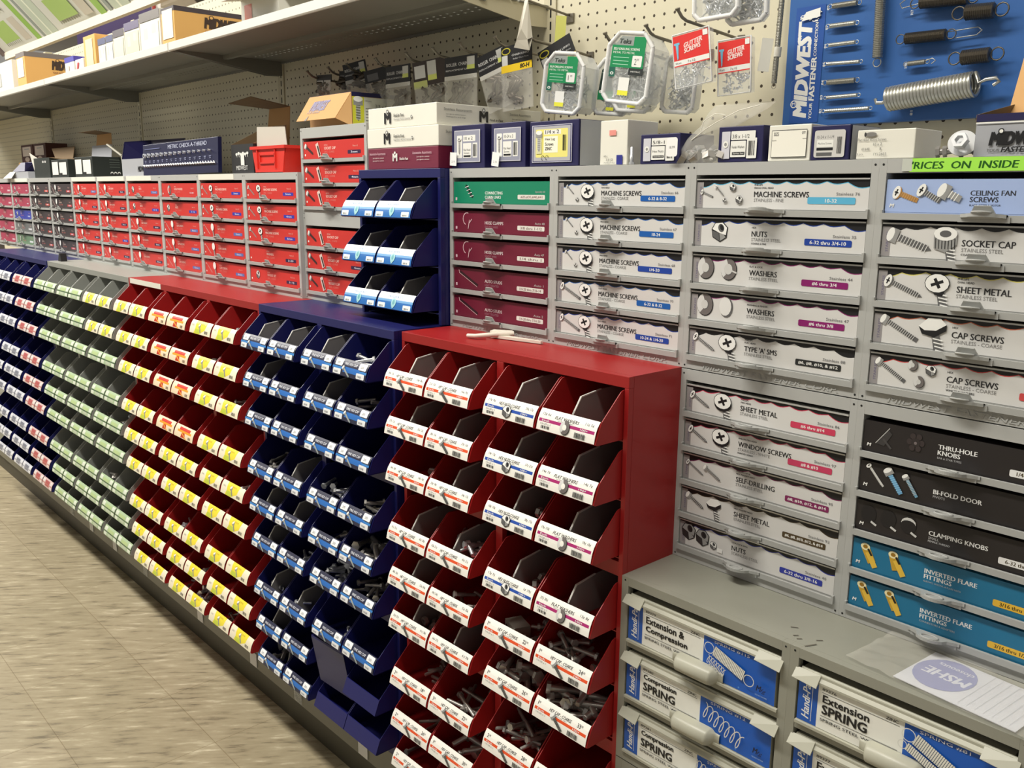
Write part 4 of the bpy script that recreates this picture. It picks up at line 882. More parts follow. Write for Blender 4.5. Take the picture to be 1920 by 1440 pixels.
def yel(d, w_, h):
    for a, c in ((.06, (200, 200, 214)), (.075, (36, 34, 92)), (.09, (178, 178, 184))): d.rect(w_*a, h*(a+.03), w_*(1-a-.06), h*(1-a-.03), c)
    d.rrect(w_*.14, h*.20, w_*.80, h*.82, (236, 228, 130)); d.rect(w_*.31, h*.70, w_*.66, h*.80, WHC); d.text('1/4 x 2', w_*.34, h*.715, w_*.28, h*.08, BK, 1)
    d.rect(w_*.31, h*.30, w_*.60, h*.66, (246, 244, 224))
    for i, t in enumerate(('Hex Lag', 'Screws', 'ZINC')): d.text(t, w_*.34, h*(.555-.10*i), w_*(.20-.03*i), h*.07, BK, 1)
    d.bars(w_*.70, h*.34, w_*.77, h*.68, BK, 6); d.rect(w_*.16, h*.28, w_*.27, h*.78, (216, 214, 170)); p_screw(d, w_*.215, h*.72, h*.40, -PI/2, h*.09, 'hex', MG)
    for i in range(2):
        for a in range(8): d.line((w_*(.30+.09*i)+.004*math.cos(a*.6), h*.19+.004*math.sin(a*.6)), (w_*(.30+.09*i)+.004*math.cos(a*.6+.6), h*.19+.004*math.sin(a*.6+.6)), .0009, BK)
def greyside(d, w_, h): d.rect(.003, 0.001, w_-.001, h-.001, (172, 174, 178))
carton('fastener_box', 'dark blue box of hex lag screws with a yellow label and grey side', .2495, .3735, -.295, .10, ZT, .080, navyc, yel, greyside)
def wf(d, w_, h):
    d.rect(w_*.35, h*.66, w_*.60, h*.78, (232, 150, 140)); d.text('3112', w_*.25, h*.10, w_*.25, h*.045, BK, 0); d.text('#8 x', w_*.16, h*.18, w_*.14, h*.04, BK, 0); d.text('PATENT NO', w_*.18, h*.03, w_*.4, h*.035, DG, 0)
    d.rect(w_*.64, 0.0005, w_*.86, h*.22, (52, 56, 140))
carton('white_box', 'tall plain white box with a faint pink mark, standing between two blue boxes', .425, .4853, -.295, .079, ZT, .073, white, wf)
def b58(t1, t2, t3):
    def f(d, w_, h):
        d.rrect(w_*.09, h*.10, w_*.28, h*.86, (206, 206, 214), .001); d.rrect(w_*.30, h*.62, w_*.84, h*.86, WHC, .001); d.rrect(w_*.30, h*.14, w_*.64, h*.59, WHC, .001); d.rrect(w_*.66, h*.10, w_*.88, h*.66, WHC, .001)
        d.text(t1, w_*.33, h*.66, w_*.38, h*.11, BK, 0); d.text(t2, w_*.33, h*.38, w_*.28, h*.08, BK, 0); d.rect(w_*.34, h*.20, w_*.62, h*.28, BK); d.text(t3, w_*.36, h*.22, w_*.24, h*.05, WHC, 0)
        d.bars(w_*.70, h*.18, w_*.84, h*.58, BK, 6); d.ell(w_*.185, h*.5, w_*.06, h*.10, WHC); d.ell(w_*.185, h*.5, w_*.03, h*.05, MG)
    return f
carton('fastener_box', 'low dark blue box of hex nuts marked 5/8-11', .514, .594, -.295, .09, ZT, .047, navyc, b58('5/8-11', 'Hex Nuts', 'Stainless'))
carton('fastener_box', 'dark blue box of fender washers marked 3/8 x 1-1/2', .666, .7435, -.295, .12, ZT, .052, navyc, b58('3/8 x 1-1/2', 'Fender Washers', 'Stainless Steel'))
def w7(d, w_, h):
    d.rect(w_*.08, h*.10, w_*.92, h*.86, (60, 60, 58)); d.rect(w_*.09, h*.12, w_*.91, h*.84, (240, 238, 226)); d.text('SIZE', w_*.13, h*.70, w_*.12, h*.10, DG, 1); d.text('QTY', w_*.80, h*.72, w_*.08, h*.08, DG, 1)
    d.rect(w_*.09, h*.57, w_*.20, h*.58, DG); d.rect(w_*.82, h*.60, w_*.92, h*.61, DG)
carton('white_box', 'white box with a thin black outlined blank panel marked SIZE', .753, .8195, -.295, .12, ZT, .050, white, w7)
def b8(d, w_, h):
    d.rrect(w_*.10, h*.08, w_*.90, h*.86, (206, 204, 200), .003); d.text('10-24 x 1-1/4', w_*.16, h*.62, w_*.45, h*.09, DG, 0); d.rrect(w_*.17, h*.38, w_*.60, h*.58, WHC, .001)
    d.text('Machine Screws', w_*.2, h*.45, w_*.36, h*.06, DG, 0); d.rect(w_*.17, h*.28, w_*.60, h*.36, BK); d.rect(w_*.17, h*.12, w_*.58, h*.22, DG); d.bars(w_*.70, h*.18, w_*.83, h*.66, BK, 7)
carton('fastener_box', 'dark blue box with a rounded grey label marked 10-24, grey side showing', .8205, .877, -.295, .085, ZT, .0465, navyc, b8, greyside)
def w9(d, w_, h):
    for i, (t, x, y, q) in enumerate((('Flat Head Wood Screws', .02, .62, .5), ('10 x 2', .30, .46, .15), ('61648', .10, .30, .14), ('B', .42, .30, .03), ('25 pcs.', .0, .12, .14), ('1Y12603', .32, .12, .22))): d.text(t, w_*x, h*y, w_*q, h*.09, DG, 0)
    d.ell(w_*.25, h*.84, w_*.10, h*.08, (130, 128, 124)); d.ell(w_*.15, h*.84, w_*.02, h*.08, (60, 60, 60))
carton('white_box', 'low plain white box with faint typed print, next to loose bolts', .889, .967, -.297, .078, ZT, .0375, white, w9)
# open grey box at the right edge
o = empty('open_box', (1.113, -.295, ZT), 'open grey box lettered MIDW with navy band and raised brown flap', 'box')
b = MB(); hx = .074; t = .0015
b.box(-hx, hx, 0, t, 0, .041, greyc); b.box(-hx, hx, .20-t, .20, 0, .041, greyc); b.box(-hx, -hx+t, t, .2-t, 0, .050, greyc); b.box(hx-t, hx, t, .2-t, 0, .050, greyc); b.box(-hx, hx, t, .2-t, 0, t, greyc); b.build('box_body', o)
b = MB(); b.box(-hx-.0002, hx, -.0008, t, .041, .0495, navyc); b.plate([(-hx, 0, .0495), (-hx+.004, .09, .066), (-hx+.006, .2, .085), (-hx+.006, .2, .05), (-hx, 0, .04)], .001, cardin); b.build('navy_rim', o)
b = MB(); b.plate([(-.072, .09, .05), (.06, .09, .05), (.06, .16, .136), (-.086, .165, .136)], .0015, card); b.plate([(-.03, .03, .05), (.08, .03, .05), (.09, .12, .072), (-.03, .10, .068)], .0015, navyc); b.build('flap', o)
d = Dec(front(-.0014, -hx, 0)); d.rect(0, .0385, 2*hx, .0402, WHC); d.text('MIDWEST', .018, .0130, .070, .0150, BK, 3, ital=.2); d.text('YOUR', .016, .0055, .014, .0034, DG, 1, ital=.2); d.text('FASTENER', .032, .0045, .042, .0062, BK, 1.5, ital=.2); d.text('CONNECTION', .076, .0050, .03, .004, DG, 1, ital=.2); d.ell(.030, .0290, .0035, .0035, BK); d.ell(.030, .029, .0022, .0022, WHC)
d.build('front_print', o)
# loose hardware next to it
for i, (x, y, rz_) in enumerate(((.985, -.275, .25), (.998, -.285, .3), (1.012, -.27, .15))):
    o = bpy.data.objects.new('hex_bolt', BO['mid']); C.objects.link(o); o.location = (x, y, ZT+.0075); o.rotation_euler = (0, PI/2-.1, rz_); tag(o, 'small steel bolt lying between the low white box and the open grey box', 'bolt', 'bolts beside the open grey box')
mb = MB(); mb.tube([(0, -.0008, 0), (0, .0008, 0)], .0165, steel, 28, True, False)
o = mb.build('fender_washer'); o.location = (1.024, -.293, ZT+.0168); o.rotation_euler = (-.35, 0, .3); tag(o, 'large zinc fender washer leaning against the open grey box', 'washer')
o = bpy.data.objects.new('hex_nut', BO['znut']); C.objects.link(o); o.location = (1.026, -.301, ZT+.018); o.rotation_euler = (PI/2-.3, 0, 0); o.scale = (1.6, 1.6, 1.6); tag(o, 'zinc hex nut against the large fender washer', 'nut')
o = bpy.data.objects.new('wood_screw', BO['zsmall']); C.objects.link(o); o.location = (.4935, -.292, ZT+.0005); tag(o, 'single screw standing upright beside the tall white box', 'screw')
# plastic bag of nuts
o = empty('parts_bag', (.64, -.293, ZT), 'open clear plastic bag of shiny nuts slumped between two blue boxes', 'bag')
mb = MB(); vs = []; nx, nz_ = 14, 10; rg = random.Random(3)
prof = [(.0, -.048, .028), (.15, -.052, .022), (.3, -.040, .014), (.45, -.022, .010), (.6, .000, .012), (.75, .045, .020), (.9, .080, .028), (1.0, .105, .028)]
for j in range(nz_):
    tt = j/(nz_-1); z = tt*.085
    cx = -.010+.075*max(0, tt-.45)*1.6; hw = .050*(1-tt*.9) if tt < .5 else .028+.045*(tt-.5)
    for i in range(nx):
        a = 2*PI*i/nx; q = hw*(1+.12*rg.uniform(-1, 1)); vs.append((cx+q*math.cos(a)*(1+.3*(math.cos(a) > 0)*tt), .010+(.016 if tt < .5 else .010)*math.sin(a), z))
mb.add(vs, [(j*nx+i, j*nx+(i+1) % nx, (j+1)*nx+(i+1) % nx, (j+1)*nx+i) for j in range(nz_-1) for i in range(nx)], film, True)
mb.build('bag_film', o)
mb = MB(); mb.tube([(-.022, -.006, .034), (.004, -.006, .050), (.025, -.005, .060), (.060, -.004, .074), (.095, -.003, .080)], .0007, white, 5); mb.tube([(-.022, -.006, .034), (-.005, -.006, .045), (.000, -.006, .062), (.020, -.005, .072), (.038, -.005, .069)], .0006, white, 5); mb.build('bag_seam', o)
for i in range(12):
    q = bpy.data.objects.new('hex_nut', BO['nut' if i % 3 == 0 else 'znut']); C.objects.link(q); q.scale = (1.25,)*3; q.location = (.602+.0075*i % .075+.0, -.290+.010*(i % 3), ZT+.005+.007*((i*7) % 3)); q.rotation_euler = (rg.uniform(-1, 1), rg.uniform(-1, 1), 0); tag(q, 'shiny steel nut inside the clear plastic bag', 'nut', 'nuts in the clear bag')
d = Dec(front(-.3145, .583, ZT+.010)); d.rrect(0, 0, .021, .029, (244, 244, 242), .004); d.text('18.99', .005, .012, .011, .004, BK, 0); q = d.build('price_tag'); tag(q, 'white price tag hanging at the corner of the bag of nuts', 'price tag')
# trays on the small blue unit
def tray_side(d, w_, h):
    d.text('Stainless Assortments', .018, h*.66, .075, .0055, DG, 0); d.text('Just right for common fasteners', .024, h*.46, .052, .003, BK, 0); d.text('Packaged in poly bags', .024, h*.34, .052, .003, BK, 0)
    logo_m(d, .114, h*.26, .021, BK); d.text('Find-it-Fast', .142, h*.32, .038, .0048, BK, 1, ital=.2); d.text('Stainless Assortments', .200, h*.66, .062, .0055, DG, 0); d.text('Just right for common', .206, h*.46, .045, .003, BK, 0); d.text('Packaged in poly bags', .206, h*.34, .045, .003, BK, 0)
def tray_front(col, dg):
    def f(d, w_, h):
        logo_m(d, w_*.26, h*.22, h*.50, col); d.text('Find-it-Fast', w_*.40, h*.50, w_*.15, h*.15, col, 1, ital=.1); d.text('Stainless Assortments', w_*.40, h*.34, w_*.24, h*.10, dg, 0); d.ell(w_*.66, h*.44, h*.07, h*.08, col); d.ell(w_*.66, h*.44, h*.04, h*.05, WHC)
    return f
def mar_front(d, w_, h):
    c = (226, 190, 200); d.text('Automotive Assortments', w_*.03, h*.68, w_*.24, h*.13, c, 0); d.text('Automotive Assortments', w_*.66, h*.66, w_*.26, h*.13, c, 0); logo_m(d, w_*.38, h*.38, h*.34, WHC); d.text('Find-it-Fast', w_*.48, h*.42, w_*.12, h*.12, WHC, 1)
    for x in (.08, .72):
        for k in (0, 1): d.text('Just right for common', w_*x, h*(.50-.13*k), w_*.17, h*.07, WHC, 0)
carton('flat_tray_box', 'maroon flat tray box, lowest of the three stacked on the small blue unit', -.262, -.005, -.312, .29, 1.4882, .0450, maroonc, mar_front, cat='tray box')
carton('flat_tray_box', 'white flat tray box in the middle of the stack of three', -.264, -.004, -.312, .29, 1.5337, .0415, white, tray_front(BK, DG), lambda d, w_, h: d.text('Stainless Assortments', .018, h*.62, .075, .0055, DG, 0), cat='tray box')
carton('flat_tray_box', 'long white flat tray box on top of the stack, lettered Stainless Assortments', -.261, -.012, -.310, .295, 1.5757, .0435, white, tray_front(BK, DG), tray_side, cat='tray box')
# big tan carton on the taller rack
Z5T = Z5+2*H5+.0004
o = empty('open_carton', (-.52, -.25, Z5T), 'tan carton lettered MIDWEST with drooping flap and yellow-labelled end, on tall red stack', 'carton')
b = MB(); b.box(-.10, .098, 0, .13, 0, .078, card); b.build('box_body', o)
b = MB(); b.plate([(-.115, -.03, .018), (.072, -.03, .018), (.098, .0, .078), (-.095, .0, .078)], .0015, card); b.plate([(.098, 0, .078), (.072, -.03, .018), (.098, 0, .0)], .0015, card); b.build('front_flap', o)
b = MB(); b.box(-.101, .099, -.0005, .131, .070, .0795, navyc); b.build('navy_lid', o)
d = Dec(lambda u, v: ((-.115+.02*(v/.067)+u, -.0318+.0298*v/.067, .018+.060*v/.067), (0, -.9, .44)), .0001); d.text('MIDWEST', .040, .026, .075, .026, (96, 84, 130), 3, ital=.3); d.text('YOUR FASTENER', .034, .019, .060, .005, (150, 130, 130), 1, ital=.2); d.poly([(.040, .0), (.052, 0), (.052, .014)], (70, 50, 30)); d.build('flap_print', o)
d = Dec(side(.0995, .0, 0)); d.rect(.001, .001, .129, .069, (222, 222, 206)); d.rect(.001, .001, .034, .069, (214, 214, 60)); p_screw(d, .017, .060, .048, -PI/2, .012, 'hex', (120, 122, 110)); d.text('100 pcs.', .036, .058, .02, .004, DG, 0); d.text('3/8 x 6', .066, .045, .034, .009, DG, 0)
for i in range(5): d.rect(.038, .042-i*.007, .060-.002*i, .0435-i*.007, DG)
d.rect(.06, .034, .10, .0345, DG); d.build('side_label', o)
# ------------------------------------------------------------------ things on the far racks
def openbox(name, label, cat, x0, x1, y, dep, z0, h, m, flaps=(), decs=None, inm=None):
    o = empty(name, ((x0+x1)/2, y, z0), label, cat); hx = (x1-x0)/2; t = .0015; b = MB()
    b.box(-hx, hx, 0, t, 0, h, m); b.box(-hx, hx, dep-t, dep, 0, h, m); b.box(-hx, -hx+t, t, dep-t, 0, h, m); b.box(hx-t, hx, t, dep-t, 0, h, m); b.box(-hx+t, hx-t, t, dep-t, 0, t, m); b.build('box_body', o)
    for pts, fm_ in flaps: q = MB(); q.plate(pts, .0014, fm_); q.build('flap', o)
    if decs: d = Dec(front(-.0006, -hx, 0)); decs(d, 2*hx, h); d.build('front_print', o)
    return o
def bm(d, w_, h):
    for i in range(6): d.ell(w_*(.25+.1*i), h*(.66+.03*(i % 2)), w_*.05, h*.05, WHC); d.line((w_*(.25+.1*i), h*.66), (w_*(.27+.1*i), h*.56), .002, WHC)
    d.rect(w_*.44, h*.28, w_*.60, h*.66, WHC); d.text('MIDWEST', w_*.22, h*.12, w_*.52, h*.15, LG, 1)
openbox('open_carton', 'black open carton with white screw drawings, left of the orange-red bin', 'carton', -1.006, -.872, -.285, .10, ZT, .080, blackc, [([(-.067, 0, .08), (-.067, .1, .13), (-.067, .1, .08)], cardin), ([(-.064, .098, .08), (.067, .098, .08), (.067, .105, .135), (-.01, .105, .135)], cardin), ([(.067, 0, .08), (.067, .10, .08), (.067, .104, .135)], cardin)], bm)
# red parts bin with its paper insert
orr = mat('red_plastic', (222, 52, 40), .4)
o = empty('parts_bin', (-.776, -.29, ZT), 'small bright red plastic parts bin with a grey sheet standing in it', 'bin')
b = MB(); b.prism([(-.076, 0), (.076, 0), (.092, .066), (-.092, .066)], 0, .003, orr, 'y'); b.prism([(-.076, 0), (.076, 0), (.092, .066), (-.092, .066)], .125, .128, orr, 'y')
for s_ in (-1, 1): b.plate([(s_*.076, .003, 0), (s_*.076, .125, 0), (s_*.092, .125, .066), (s_*.092, .003, .066)], .002*s_, orr)
b.box(-.076, .076, 0, .128, 0, .002, orr); b.build('bin_body', o)
b = MB(); b.box(-.096, .096, -.005, .005, .062, .070, orr)
for s_ in (-1, 1): b.box(s_*.094-.004, s_*.094+.004, -.004, .128, .062, .070, orr)
b.box(-.045, .04, -.0035, 0, .046, .050, orr); b.box(-.045, .04, -.0035, 0, .024, .028, orr); b.box(-.047, -.043, -.0035, 0, .024, .050, orr); b.box(.038, .042, -.0035, 0, .012, .062, orr); b.box(-.062, -.058, -.0035, 0, .012, .062, orr); b.build('rim_and_ribs', o)
b = MB(); b.plate([(-.085, .012, .045), (.088, .012, .045), (.062, .02, .118), (-.094, .02, .124)], .0015, mat('grey_sheet', (190, 184, 172), .6)); q = b.build('paper_sheet'); q.location = (-.776, -.29, ZT); tag(q, 'grey paper sheet standing upright in the bright red bin', 'sheet')
b = MB(); b.box(-.03, .03, 0, .05, 0, .055, orr); b.prism([(-.03, .02), (.03, .02), (.03, .026), (-.03, .026)], -.003, 0, orr, 'y'); q = b.build('red_box', None, .002); q.location = (-.637, -.24, ZT); tag(q, 'small red box wedged between the red bin and the taller rack', 'box')
b = MB(); b.plate([(-.07, 0, 0), (.07, 0, 0), (.062, .012, .115), (-.062, .012, .115)], .002, card); b.plate([(-.062, .012, .115), (.062, .012, .115), (.02, -.09, .138), (-.125, -.09, .128)], .002, cardin)
q = b.build('cardboard_flap_box'); q.location = (-1.02, -.13, ZT+.08); tag(q, 'tall bent cardboard flap standing behind the red bin and black carton', 'cardboard')
b = MB(); b.box(-.10, .06, 0, .08, 0, .082, card); q = b.build('tan_box'); q.location = (-1.02, -.128, ZT); tag(q, 'tan cardboard box behind the bright red bin, base of the bent flap', 'box')
# thread gauge
o = empty('thread_gauge', (-1.352, -.302, ZT), 'long dark blue METRIC CHECK-A-THREAD gauge board', 'gauge board'); o.rotation_euler = (-.05, -.012, 0)
b = MB(); b.box(-.290, .290, 0, .012, 0, .102, mat('gauge_blue', (22, 25, 64), .4)); b.build('board', o, .001)
for i in range(15):
    b = MB(); x = -.265+i*.036; r = .008-.00035*i; b.tube([(x, -.001, .066), (x, -.008, .066)], r, mat('nut_bright', (206, 210, 220), .4, .2), 6, True, False); b.tube([(x, -.0082, .066), (x, -.0086, .066)], r*.5, dark, 8, True, False); b.build('thread_nut', o)
b = MB()
for i in range(30): x = -.27+i*.0185; b.tube([(x, -.003, .034), (x+.008, -.003, .030-.0001*i)], .0036-.00006*i, steel, 6)
b.tube([(-.28, -.003, .035), (.27, -.003, .029)], .0022, steel, 6); b.build('sample_screws', o)
d = Dec(front(-.0006, -.290, 0)); d.text('METRIC CHECK-A-THREAD', .215, .082, .29, .012, (190, 196, 220), 1)
for i in range(15): d.rect(.018+i*.036, .048, .032+i*.036, .050, (150, 156, 190)); d.rect(.021+i*.036, .043, .030+i*.036, .045, (150, 156, 190))
d.rect(.02, .086, .15, .088, (110, 116, 160)); d.build('gauge_print', o)
def mb_(d, w_, h): d.text('MIDWEST', w_*.62, h*.24, w_*.34, h*.3, BK, 2, ital=.2)
openbox('open_carton', 'grey-white open carton with raised navy lid, left of thread gauge', 'carton', -1.885, -1.64, -.285, .10, ZT, .058, greyc, [([(-.12, .098, .058), (.122, .098, .058), (.135, .13, .128), (-.18, .13, .132)], navyc), ([(-.12, 0, .058), (-.12, .098, .058), (-.18, .13, .132), (-.14, .02, .12)], navyc)], mb_)
def lblbox(d, w_, h):
    d.rect(w_*.06, h*.15, w_*.42, h*.88, WHC); d.rect(w_*.50, h*.15, w_*.92, h*.84, WHC); d.rect(w_*.5, h*.15, w_*.66, h*.25, (34, 34, 36))
def bkside(d, w_, h):
    for i in range(3): d.ell(w_*(.62+.12*i), h*.18, w_*.05, h*.09, WHC); d.ell(w_*(.62+.12*i), h*.14, w_*.04, h*.07, (34, 34, 36))
    for i in range(4): d.rect(w_*.56, h*(.84-.12*i), w_*.9, h*(.86-.12*i), (110, 116, 110))
carton('black_box', 'black box with two white labels and screw drawings, left of the grey-white open carton', -2.395, -2.183, -.29, .112, ZT, .076, mat('black_green_card', (36, 42, 38), .5), lblbox, bkside)
carton('black_box', 'dark box with two cream labels, second from the blue leaning lid', -2.70, -2.48, -.29, .09, ZT, .072, mat('black_green_card', (36, 42, 38), .5), lblbox)
b = MB(); b.plate([(-.12, 0, 0), (.12, 0, 0), (.12, .005, .06), (-.11, .005, .06)], .0015, greyc); b.plate([(-.06, .005, .06), (.12, .005, .06), (.115, .008, .104), (-.05, .008, .104)], .0015, card); b.plate([(-.05, .008, .104), (.115, .008, .104), (.10, -.05, .112), (-.10, -.05, .112)], .0015, cardin)
q = b.build('cardboard_flap_box'); q.location = (-2.44, -.17, ZT+.07); tag(q, 'grey and tan cardboard flaps standing open behind the black labelled box', 'cardboard')
b = MB(); b.tube([(-2.27, -.2, 1.612), (-2.12, -.2, 1.566)], .005, mat('grey_rod', (150, 146, 132), .5), 6); b.tube([(-2.12, -.2, 1.566), (-2.10, -.2, ZT+.003)], .005, mat('grey_rod', (150, 146, 132), .5), 6); tag(b.build('folded_strip'), 'thin grey folded strip leaning between black box and blue-lidded carton', 'strip')
openbox('open_carton', 'dark open carton with wide brown flaps, near the left end', 'carton', -2.99, -2.76, -.28, .10, ZT, .085, mat('black_green_card', (36, 42, 38), .5), [([(-.13, .098, .085), (.115, .098, .085), (.11, .11, .135), (-.22, .11, .135)], cardin), ([(-.115, 0, .03), (-.135, -.01, .11), (-.115, .02, .085)], white), ([(.115, .0, .085), (.115, .098, .085), (.19, .10, .07)], cardin)], lambda d, w_, h: [d.ell(w_*(.6+.14*i), h*.8, w_*.05, h*.06, LG) for i in range(2)])
openbox('open_carton', 'low grey box with flared navy blue flaps, third thing from the left edge', 'carton', -3.36, -3.06, -.29, .10, ZT, .030, greyc, [([(-.10, 0, .03), (.10, 0, .03), (.16, .03, .072), (-.06, .03, .072)], navyc), ([(.10, .0, .03), (.15, .1, .03), (.19, .09, .070), (.12, .0, .070)], navyc), ([(-.15, 0, .03), (-.06, 0, .03), (-.02, -.03, .0), (-.16, -.03, .0)], white)])
def rbx(d, w_, h): d.rect(w_*.14, h*.34, w_*.86, h*.88, (206, 190, 176)); d.rect(w_*.3, h*.72, w_*.7, h*.78, MG); d.ell(w_*.5, h*.16, w_*.2, h*.14, (190, 170, 156))
rbm = mat('red_brown_card', (74, 34, 26), .6)
carton('red_brown_box', 'red-brown box with a large white label, top right of the far left group', -3.50, -3.30, -.14, .1, ZT+.085, .085, rbm, rbx); carton('red_brown_box', 'red-brown box with a large white label at the picture edge', -3.72, -3.515, -.14, .1, ZT+.085, .085, rbm, rbx)
carton('tan_box', 'long tan box under the red-brown boxes at far left', -3.75, -3.25, -.15, .12, ZT, .084, card)
b = MB(); b.prism([(-.02, 0), (.02, 0), (.012, .03), (-.004, .03)], -.01, .012, dark, 'y'); q = b.build('black_clip'); q.location = (-2.285, -.40, 1.1652); tag(q, 'small black clip standing on the grey cabinet top', 'clip')
# ------------------------------------------------------------------ boxes on the upper shelf
ZS = SZ+.0034; yS = -.335
tanm = mat('bright_tan_card', (226, 176, 104), .7)
def midside(x0_, k=1.0):
    def f(d, w_, h): d.text('MIDWEST', x0_, h*.58, .125*k, h*.24, (60, 44, 40), 3, ital=.2); d.text('YOUR FASTENER CONNECTION', x0_, h*.48, .12*k, h*.05, (150, 110, 80), 1, ital=.2); d.ell(x0_+.022, h*.83, .008, .006, (60, 44, 40)); d.ell(x0_+.022, h*.83, .005, .004, (226, 176, 104))
    return f
carton('lettered_carton', 'large tan carton lettered MIDWEST with dark lid, on the second shelf section', -1.333, -1.238, -.33, .31, ZS, .125, tanm, lambda d, w_, h: d.rect(w_*.1, h*.3, w_*.9, h*.95, (240, 236, 214)), midside(.092), lid=(.013, mat('lid_brown', (70, 62, 70), .5)))
carton('lettered_carton', 'smaller tan carton lettered MIDWEST with grey lid, on the third shelf section', -2.86, -2.735, -.345, .27, ZS, .150, tanm, lambda d, w_, h: d.rect(w_*.12, h*.35, w_*.85, h*.85, (244, 240, 222)), midside(.105, .9), lid=(.018, mat('lid_grey', (120, 112, 110), .5)))
def bandlab(c1, c2):
    def f(d, w_, h): d.rect(0, h*.80, w_, h, c1); d.rect(w_*.06, h*.05, w_*.94, h*.75, c2); d.rect(w_*.2, h*.4, w_*.4, h*.65, LG); d.rect(w_*.6, h*.5, w_*.8, h*.7, LG)
    return f
carton('shelf_box', 'white box with grey lid band, right beside the large tan carton', -1.505, -1.345, -.33, .2, ZS, .133, white, bandlab((110, 104, 100), (240, 238, 218)))
carton('shelf_box', 'cream labelled box with purple lid band, second left of the large tan carton', -1.64, -1.512, -.33, .2, ZS, .122, white, bandlab((96, 88, 120), (236, 232, 190)))
carton('shelf_box', 'cream labelled box with dark top, third left of the large tan carton', -1.745, -1.647, -.33, .2, ZS, .112, white, bandlab((90, 84, 90), (236, 232, 200)))
carton('shelf_box', 'pale box with slate blue lid band, fourth left of the large tan carton', -1.815, -1.75, -.33, .2, ZS, .104, white, bandlab((86, 92, 126), (214, 218, 222)))
carton('shelf_box', 'pale box with slate blue lid band, next to the tall narrow tan box', -1.895, -1.82, -.33, .2, ZS, .103, white, bandlab((86, 92, 126), (206, 210, 216)))
carton('shelf_box', 'tall narrow tan box with yellow label on the upper shelf', -2.03, -1.91, -.335, .05, ZS, .125, tanm, lambda d, w_, h: d.rect(w_*.2, h*.2, w_*.8, h*.9, (240, 232, 180)))
carton('shelf_box', 'white box with bright blue lid, left of the tall narrow tan box', -2.255, -2.15, -.335, .09, ZS, .075, white, lambda d, w_, h: d.rect(w_*.3, h*.2, w_*.5, h*.6, (230, 200, 196)), lid=(.018, mat('bright_blue_card', (74, 70, 170), .5)))
carton('shelf_box', 'low cream box with red stripe, in front of the blue-lidded white box', -2.135, -2.045, -.335, .07, ZS, .058, white, lambda d, w_, h: d.poly([(w_*.1, h*.2), (w_*.3, h*.2), (w_*.5, h*.8), (w_*.3, h*.8)], (196, 60, 66)))
carton('shelf_box', 'white box at the far left end of the upper shelf', -3.33, -2.95, -.34, .2, ZS, .14, white, lambda d, w_, h: d.rect(w_*.3, h*.3, w_*.5, h*.7, LG))
openbox('open_carton', 'open white carton at the near end of the upper shelf, mostly cut off', 'carton', -.80, -.60, -.335, .2, ZS, .075, white, [([(-.1, 0, .075), (.1, 0, .075), (.11, -.05, .068), (-.11, -.05, .068)], white), ([(.1, 0, .075), (.1, .2, .075), (.16, .2, .07), (.16, 0, .07)], cardin)], lambda d, w_, h: d.rect(w_*.1, h*.3, w_*.3, h*.8, (226, 120, 90)))
# ------------------------------------------------------------------ hooks with blister packs and bags
def hook(x, z, L, label):
    b = MB(); b.tube([(0, .002, 0), (0, -.012, 0), (0, -.030, .002), (0, -L+.024, .012), (0, -L+.012, .016), (0, -L, .026)], .0028, wiregrey, 8); b.box(-.007, .007, -.003, 0, -.010, .008, wiregrey)
    b.tube([(0, -L, .0255), (0, -L-.0015, .0285)], .0042, wiregrey, 8)
    o = b.build('peg_hook'); o.location = (x, -.001, z); tag(o, label, 'hook', 'steel peg hooks'); return o
HX = [(-.726, 'twin label packet'), (-.6205, 'narrow grey packet'), (-.5316, 'shiny wrinkled packet'), (-.4035, 'dark angled packet'), (-.2793, 'first roller chain packet'), (-.1785, 'brown two-tag packet'), (-.0827, 'second roller chain packet'), (.0317, 'slanted roller chain packet'), (.125, 'yellow banded bags')]
for i, (x, nm) in enumerate(HX): hook(x, 1.7255, .19, 'grey steel peg hook holding the '+nm)
chainm = mat('dark_chain', (92, 84, 74), .4, .7)
